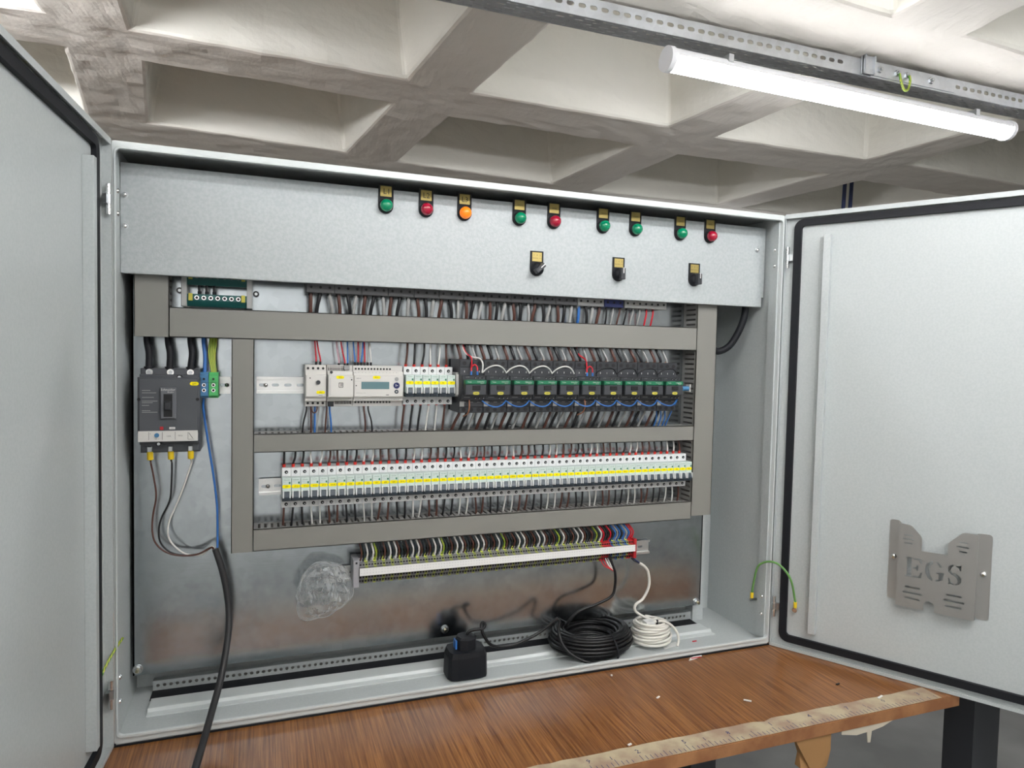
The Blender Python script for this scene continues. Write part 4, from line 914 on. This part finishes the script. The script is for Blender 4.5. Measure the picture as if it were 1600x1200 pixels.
# ================================================================== WIRES OF THE LONG ROW
def cm(i):
    if i == 0: return 'w_brown'
    return ['w_black', 'w_white', 'w_brown'][((i-1)//2) % 3]
for i in range(54):
    x = -.0088+.018*i; m = cm(i); r = .0023 if m != 'w_white' else .0019
    mt = m if i else 'w_black'
    dx = R.uniform(-.002, .004)
    ww('breaker_wire', [(x+.0045, .014, .0035), (x+.0045, .010, .016), (x+.0045+dx, .010, .030), (x+.005+dx, .018, .052)], r, mt, '%s wire above the long breaker row, %s from the left' % (cn[mt], nth(i)), 'wires above the long breaker row', 'boot_red', .0120, .0034)
    dx = R.uniform(-.005, .005)
    ww('breaker_wire', [(x+.0050, .014, -.070), (x+.0048, .012, -.080), (x+.0048+dx*.5, .013, -.100), (x+.0048+dx, .020, -.122)], r, m, '%s wire below the long breaker row, %s from the left' % (cn[m], nth(i)), 'wires below the long breaker row')

# ================================================================== TERMINAL STRIP
TP = .00625; TXs = .1495; NT = 107
def make_term(m):
    w_ = TP-.0004; prof = [(.044, .029), (.014, .029), (.012, .021), (.004, .021), (.002, .0135), (-.008, .0135), (-.008, -.0030), (.002, -.0030), (.004, -.0150), (.012, -.0150), (.014, -.0270), (.044, -.0270)]
    lo = {'term_grey': 'term_dark', 'term_yellow': 'term_olive'}.get(m, m)
    k = MB(); k.prism(prof, 0, w_, lo, 'yz'); k.box(-.0, w_, .0116, .016, .0213, .0293, m)
    for (y, z_, hh) in ((.0128, .0250, .0028), (.0030, .0175, .0028), (.0030, -.0095, .0036), (.0130, -.0210, .0042)):
        k.box(.0011, w_-.0011, y-.0014, y+.003, z_-hh/2, z_+hh/2, 'dark')
    return k.mesh('body')
tm = {m: make_term(m) for m in ('term_grey', 'term_yellow', 'term_red', 'term_blue')}
jm = {}
for i in range(NT):
    if i >= 105: m = 'term_red'
    elif i in (93, 94, 95, 96): m = 'term_red'
    elif i > 96: m = ['term_blue', 'term_yellow', 'term_grey'][(i-97) % 3] if (i-97) % 3 else 'term_blue'
    else: m = 'term_yellow' if i % 3 == 2 else 'term_grey'
    cnm = {'term_grey': 'grey', 'term_yellow': 'yellow green', 'term_red': 'red', 'term_blue': 'blue'}[m]
    single('terminal_block', tm[m], 'thin %s terminal block, %s from the left in the long strip' % (cnm, nth(i)), 'terminal block', 'terminal blocks of the long strip', loc=(TXs+TP*i, 0, -.2250))
    # its wire
    if i in (105, 106): wm = 'w_red'
    elif i in (93, 96): wm = 'w_red'
    elif i in (5, 29, 52, 74, 90): wm = 'w_gy'
    elif i > 96: wm = ['w_blue', 'w_dark', 'w_blue', 'w_grey'][i % 4]
    else: wm = ['w_brown', 'w_dark', 'w_white', 'w_dark', 'w_white', 'w_brown', 'w_dark', 'w_black'][i % 8]
    x = TXs+TP*(i+.5); lean = -.006-.018*(i/NT)+R.uniform(-.0015, .0015); r = .0021 if wm != 'w_dark' else .0026
    bul = .005+.006*(i/NT)
    k = MB(); k.tube([(x, .014, -.203), (x+bul*.4, .009, -.192), (x+bul*.5+lean*.12, .005, -.180), (x+bul*.2+lean*.45, .005, -.166), (x+lean*.85, .010, -.152), (x+lean*1.1, .016, -.140)], r, wm, 7, 3)
    single('strip_wire', k, '%s wire above the terminal strip, %s from the left' % (cn[wm], nth(i)), 'wire', 'wires above the terminal strip')
mk = MB(); xe = TXs+TP*NT-.0005; mk.box(TXs, xe, -.0100, -.0081, -.2278, -.2118, 'marker_white')
for i in range(NT):
    x = TXs+TP*(i+.5); mk.text(str(i+1), .0030, x, -.0102, -.2160, 'term_grey'); mk.text(str((i*7) % 90+10), .0026, x, -.0102, -.2220, 'term_grey')
single('marker_strip', mk, 'long white printed marker strip on the terminal row', 'marker strip')
k = MB(); k.cbox(.1365, .1490, -.004, .044, -.254, -.195, 'term_grey', .001); k.box(.141, .145, -.0045, -.004, -.203, -.199, 'dark'); single('end_bracket', k, 'grey end bracket at the left end of the terminal strip', 'bracket')
k = MB(); k.cbox(xe+.0005, xe+.0085, -.002, .044, -.248, -.200, 'term_red', .001); single('end_bracket', k, 'red end plate at the right end of the terminal strip', 'bracket')
k = MB(); k.cbox(.0770, .0900, .030, .044, -.246, -.222, 'steel', .001); single('rail_stop', k, 'steel clip at the bare left end of the terminal rail', 'clip')

# ================================================================== COILS, SOCKET, CABLES
xc, yc = .713, .012
rr_ = random.Random(3); LAY = []
for row, (zz_, nn_) in enumerate(((.0050, 5), (.0125, 6), (.0200, 6), (.0275, 6), (.0350, 5), (.0420, 4), (.0480, 2))):
    for c_ in (range(nn_) if row % 2 == 0 else range(nn_)[::-1]): LAY.append((.1035-.0035*abs(row-2)-.0088*c_+rr_.uniform(-.002, .002), zz_+rr_.uniform(-.001, .002)))
P = []; NS = 40
for t_i in range(len(LAY)):
    r0, z0_ = LAY[t_i]; r1, z1_ = LAY[min(t_i+1, len(LAY)-1)]; ph = rr_.uniform(0, 6.28); am = rr_.uniform(.001, .0035)
    for q_i in range(NS):
        f_ = q_i/NS; e_ = f_*f_*(3-2*f_); a_ = 2*math.pi*f_-2.4
        rad = r0+(r1-r0)*e_+am*math.sin(2*math.pi*f_*2+ph)*math.sin(math.pi*f_); z = z0_+(z1_-z0_)*e_+am*.7*math.sin(2*math.pi*f_+ph)*math.sin(math.pi*f_)
        P.append((xc+rad*1.01*math.cos(a_), yc+rad*.83*math.sin(a_), Z0+.0075+z))
k = MB(); k.tube(P, .0042, 'cable_black', 8, raw=True)
t_ = empty('cable_coil', (0, 0, 0), 'large coil of black cable lying in the bottom of the cabinet', 'cable coil'); part('coil', k, t_)
k = MB(); k.tube([(.751, .0, -.236), (.7600, -.004, -.262), (.7666, -.004, -.28), (.7694, 0, -.3122), (.7596, 0, -.3383), (.7163, 0, -.3544), (.6736, 0, -.3654), (.6500, .004, -.3863), (.6480, .012, -.400), (.655, .035, -.410), (.670, .060, -.414), (.70, .085, -.417)], .0036, 'cable_black', 10); part('cable_tail', k, t_)
k = MB(); k.tube([(.6071, -.020, -.3700), (.612, -.021, -.375), (.609, -.026, -.398), (.611, -.045, -.420), (.628, -.065, -.440), (.662, -.080, -.455), (.70, -.084, -.460), (.735, -.078, -.460)], .0036, 'cable_black', 10); part('cable_tail', k, t_)
k = MB(); k.tube([(xc+.02, -.035, -.408), (xc+.020, -.058, -.411), (xc+.022, -.079, -.428), (xc+.024, -.083, -.450), (xc+.024, -.070, -.4650)], .0024, 'rubber', 8); part('cable_tie', k, t_)
for i, (dx, m) in enumerate(((-.014, 'w_red'), (-.006, 'w_red'), (.0, 'w_white'), (.006, 'w_white'))):
    k = MB(); k.tube([(.746+dx, .010, -.2455), (.748+dx*.9, -.004, -.258), (.757+dx*.3, -.004, -.268), (.7625, -.004, -.274)], .0014, m); part('core_wire', k, t_)
# plug lead from coil to plug
t_ = empty('socket_and_plug', (.383, -.022, Z0), 'black cable socket with plug standing on the cabinet floor', 'socket')
k = MB()
def rb(w0, d0, z0, w1, d1, z1, m, n=24, e=5):
    V = []
    for (w_, d_2, z_) in ((w0, d0, z0), (w1, d1, z1)):
        for i in range(n):
            a_ = 2*math.pi*i/n; c_, s2 = math.cos(a_), math.sin(a_); f_ = (abs(c_)**e+abs(s2)**e)**(-1/e); V.append((w_*c_*f_, d_2*s2*f_, z_))
    k.add(V, [(i, (i+1) % n, n+(i+1) % n, n+i) for i in range(n)]+[tuple(range(n))[::-1], tuple(range(n, 2*n))], m)
rb(.0455, .034, .0035, .0445, .033, .050, 'rubber'); rb(.0445, .033, .050, .0405, .031, .062, 'rubber')
part('socket_body', k, t_)
k = MB(); rb(.0245, .0235, .060, .0240, .0230, .085, 'rubber', 8, 2); rb(.0240, .0230, .085, .0205, .0195, .0895, 'rubber', 8, 2); part('plug', k, t_)
k = MB(); k.box(-.0262, -.0225, -.010, .008, .064, .083, 'w_blue'); part('plug_latch', k, t_, 'blue tab')
wire_obj('plug_lead', [(.386, -.020, -.3800), (.389, -.020, -.374), (.398, -.020, -.3705), (.4138, -.02, -.370), (.4226, -.02, -.3700), (.4280, -.018, -.366), (.430, -.012, -.3625), (.4265, -.010, -.3595), (.4215, -.014, -.3620), (.4205, -.020, -.370), (.4279, -.022, -.3900), (.4481, -.022, -.4120), (.4947, -.022, -.4165), (.5578, -.02, -.3981), (.6026, -.02, -.3700), (.6071, -.020, -.3700)], .0036, 'cable_black', 'black lead looping from the plug to the black coil', 'cable', n=10)
# white coil
t_ = empty('cable_coil', (0, 0, 0), 'small coil of white cable standing in the bottom right of the cabinet', 'cable coil')
P = []; cx, cy = .872, -.004
for i in range(9*24):
    a_ = 2*math.pi*i/24; tt = i/(9*24); rad = .052-.014*tt+.003*math.sin(a_*1.5+tt*9); P.append((cx+rad*math.cos(a_), cy+rad*math.sin(a_)*.9, Z0+.013+.047*tt+.0025*math.sin(a_+tt*5)))
k = MB(); k.tube(P, .0036, 'cable_white', 8, raw=True); part('coil', k, t_)
k = MB(); k.tube([(.8379, .002, -.2624), (.851, -.002, -.272), (.8627, 0, -.2889), (.8657, 0, -.3217), (.8502, 0, -.3526), (.8287, 0, -.3666), (.8293, 0, -.3828), (.8518, 0, -.3984), (.877, 0, -.4100), (.895, .002, -.410), (.898, .012, -.413), (.88, .035, -.413)], .0034, 'cable_white', 10); part('cable_tail', k, t_)
k = MB(); k.tube([(.862, -.026, -.405), (.888, -.030, -.403), (.912, -.030, -.415), (.930, -.032, -.435), (.934, -.036, -.455), (.926, -.042, -.4665)], .0034, 'cable_white', 10); part('cable_tail', k, t_)
k = MB(); k.box(.844, .868, -.030, -.010, -.412, -.402, 'paper'); k.box(.872, .876, -.0315, -.027, -.412, -.399, 'rubber'); part('tape_wrap', k, t_, 'white tape and black tie')
k = MB(); k.tube([(.818, .008, -.2505), (.823, .0, -.256), (.838, .002, -.2630)], .0016, 'w_black'); k.tube([(.822, .008, -.2505), (.829, .0, -.256), (.839, .002, -.2630)], .0014, 'blue_dark'); part('core_wire', k, t_)
k = MB(); k.prism([(0, 0), (.05, .01), (.052, .03), (.01, .024)], 0, .0006, 'paper', 'xy'); single('paper_scrap', k, 'small white paper under the white coil', 'paper', loc=(.885, -.048, Z0+.0014))
k = MB(); k.box(-.006, .006, -.0012, .0012, 0, .002, 'w_red'); single('wire_scrap', k, 'tiny red wire scrap inside the cabinet floor, right of the white coil', 'scrap', loc=(.985, -.030, Z0+.0012))
# plastic bag
bm = bmesh.new(); bmesh.ops.create_icosphere(bm, subdivisions=5, radius=1)
from mathutils import noise
for v in bm.verts:
    p_ = v.co.copy(); nz = noise.noise(p_*1.7+Vector((3, 1, 2)))
    rid = 0; am = 1
    for oc in range(4):
        rid += am*(1-abs(noise.noise(Vector((p_.x+.5*p_.z, p_.y, p_.z*1.2))*(1.5*1.8**oc)+Vector((9*oc, 3, 4))))*2.2); am *= .55
    cen = max(0, 1-(p_.x**2+(p_.z-.1)**2)*.9)
    yy = p_.y*.020-(rid-1.0)*.026*cen*(1 if p_.y < 0 else .3)
    v.co = Vector((p_.x*.054*(1+.22*nz)*(1-.12*p_.z), yy, p_.z*.064*(1+.16*nz)))
    if p_.z < -.3: v.co.x += .02*(p_.z+.3)
me = bpy.data.meshes.new('plastic_bag'); bm.to_mesh(me); bm.free(); me.materials.append(MATS['film'])
o = single('plastic_bag', me, 'crumpled clear plastic bag at the left end of the terminal strip', 'plastic bag', loc=(.0790, .012, -.2560))

# ================================================================== PILOT LIGHTS AND SWITCHES
def legend(t_, txt, tiny, sw=False):
    k = MB(); P = [(-.0155, .0435 if not sw else .0400), (-.0155, 0)]+[(-.0155*math.cos(math.radians(a_)), -.0155*math.sin(math.radians(a_))) for a_ in range(15, 180, 15)]+[(.0155, 0), (.0155, .0435 if not sw else .0400)]
    k.prism(P, -.0030, 0, 'rubber', 'xz'); lp = part('legend_holder', k, t_)
    zt_ = .0300 if not sw else .0270; h_ = .0105 if not sw else .0100
    k = MB(); k.box(-.0115, .0115, -.0034, -.0030, zt_-h_, zt_+h_, 'gold')
    if txt: k.text(txt, .0165, 0, -.0036, zt_, 'ink', sx=.95)
    elif sw: k.text('1   0   2', .0055, 0, -.0036, zt_+.004, 'ink'); k.text('MANUEL OTO', .0034, 0, -.0036, zt_-.003, 'ink')
    else: k.text(tiny, .0042, 0, -.0036, zt_, 'ink')
    part('legend_plate', k, lp, 'brass coloured plate')
def pilot(x, m, txt, tiny, label):
    t_ = empty('pilot_light', (x, PYY, .5505), label, 'pilot light', 'pilot lights on the top panel')
    legend(t_, txt, tiny)
    k = MB(); k.lathe((0, -.003, 0), 'y', [(.0148, 0), (.0148, -.005), (.0135, -.0065), (.0128, -.0065)], 'rubber', 24); part('bezel', k, t_)
    k = MB(); k.lathe((0, -.0085, 0), 'y', [(.0129, .002), (.0129, -.004), (.0122, -.008), (.0100, -.0118), (.0068, -.0142), (.0034, -.0154), (0, -.0158)], m, 24); part('lens', k, t_, {'lens_green': 'green lens', 'lens_red': 'red lens', 'lens_orange': 'glowing orange lens'}[m])
PL_ = [(.1905, 'lens_green', 'L1', '', 'green pilot light under the L1 plate, leftmost on the panel'), (.2750, 'lens_red', 'L2', '', 'red pilot light under the L2 plate'), (.3590, 'lens_orange', 'L3', '', 'orange pilot light under the L3 plate'),
       (.4850, 'lens_green', '', 'CALISTI', 'green pilot light fourth from the left, above the first switch'), (.5685, 'lens_red', '', 'ARIZA', 'red pilot light fifth from the left, right of the first switch'),
       (.6925, 'lens_green', '', 'CALISTI', 'green pilot light sixth from the left, left one above the middle switch'), (.7780, 'lens_green', '', 'CALISTI', 'green pilot light seventh from the left, right one above the middle switch'),
       (.9020, 'lens_green', '', 'CALISTI', 'rightmost green pilot light, above the last switch'), (.9880, 'lens_red', '', 'ARIZA', 'rightmost red pilot light near the right edge of the panel')]
for a_ in PL_: pilot(*a_)
for (x, rot, lab) in ((.5294, -48, 'black selector switch on the panel turned to the right, leftmost of three'), (.7365, 0, 'black selector switch pointing up, middle of the three on the panel'), (.9465, 0, 'black selector switch pointing up, rightmost of the three on the panel')):
    t_ = empty('selector_switch', (x, PYY, .4425), lab, 'switch', 'selector switches on the top panel')
    legend(t_, '', '', True)
    k = MB(); k.lathe((0, -.003, 0), 'y', [(.0150, 0), (.0148, -.006), (.0125, -.009), (.0120, -.012), (0, -.012)], 'rubber', 24); part('bezel', k, t_)
    k = MB(); k.prism([(-.0055, -.0130), (.0055, -.0130), (.0050, .0130), (-.0050, .0130)], -.028, -.013, 'greyblack', 'xz'); kn = part('knob', k, t_, loc=(0, 0, 0), bevel=.0012); kn.rotation_euler = (0, math.radians(-rot), 0)
    k = MB(); k.box(-.0010, .0010, -.0286, -.0280, .0010, .0128, 'white_pl'); k.box(-.0010, .0010, -.0284, -.019, .0130, .0136, 'white_pl'); q_ = part('pointer_line', k, kn, 'white pointer line')
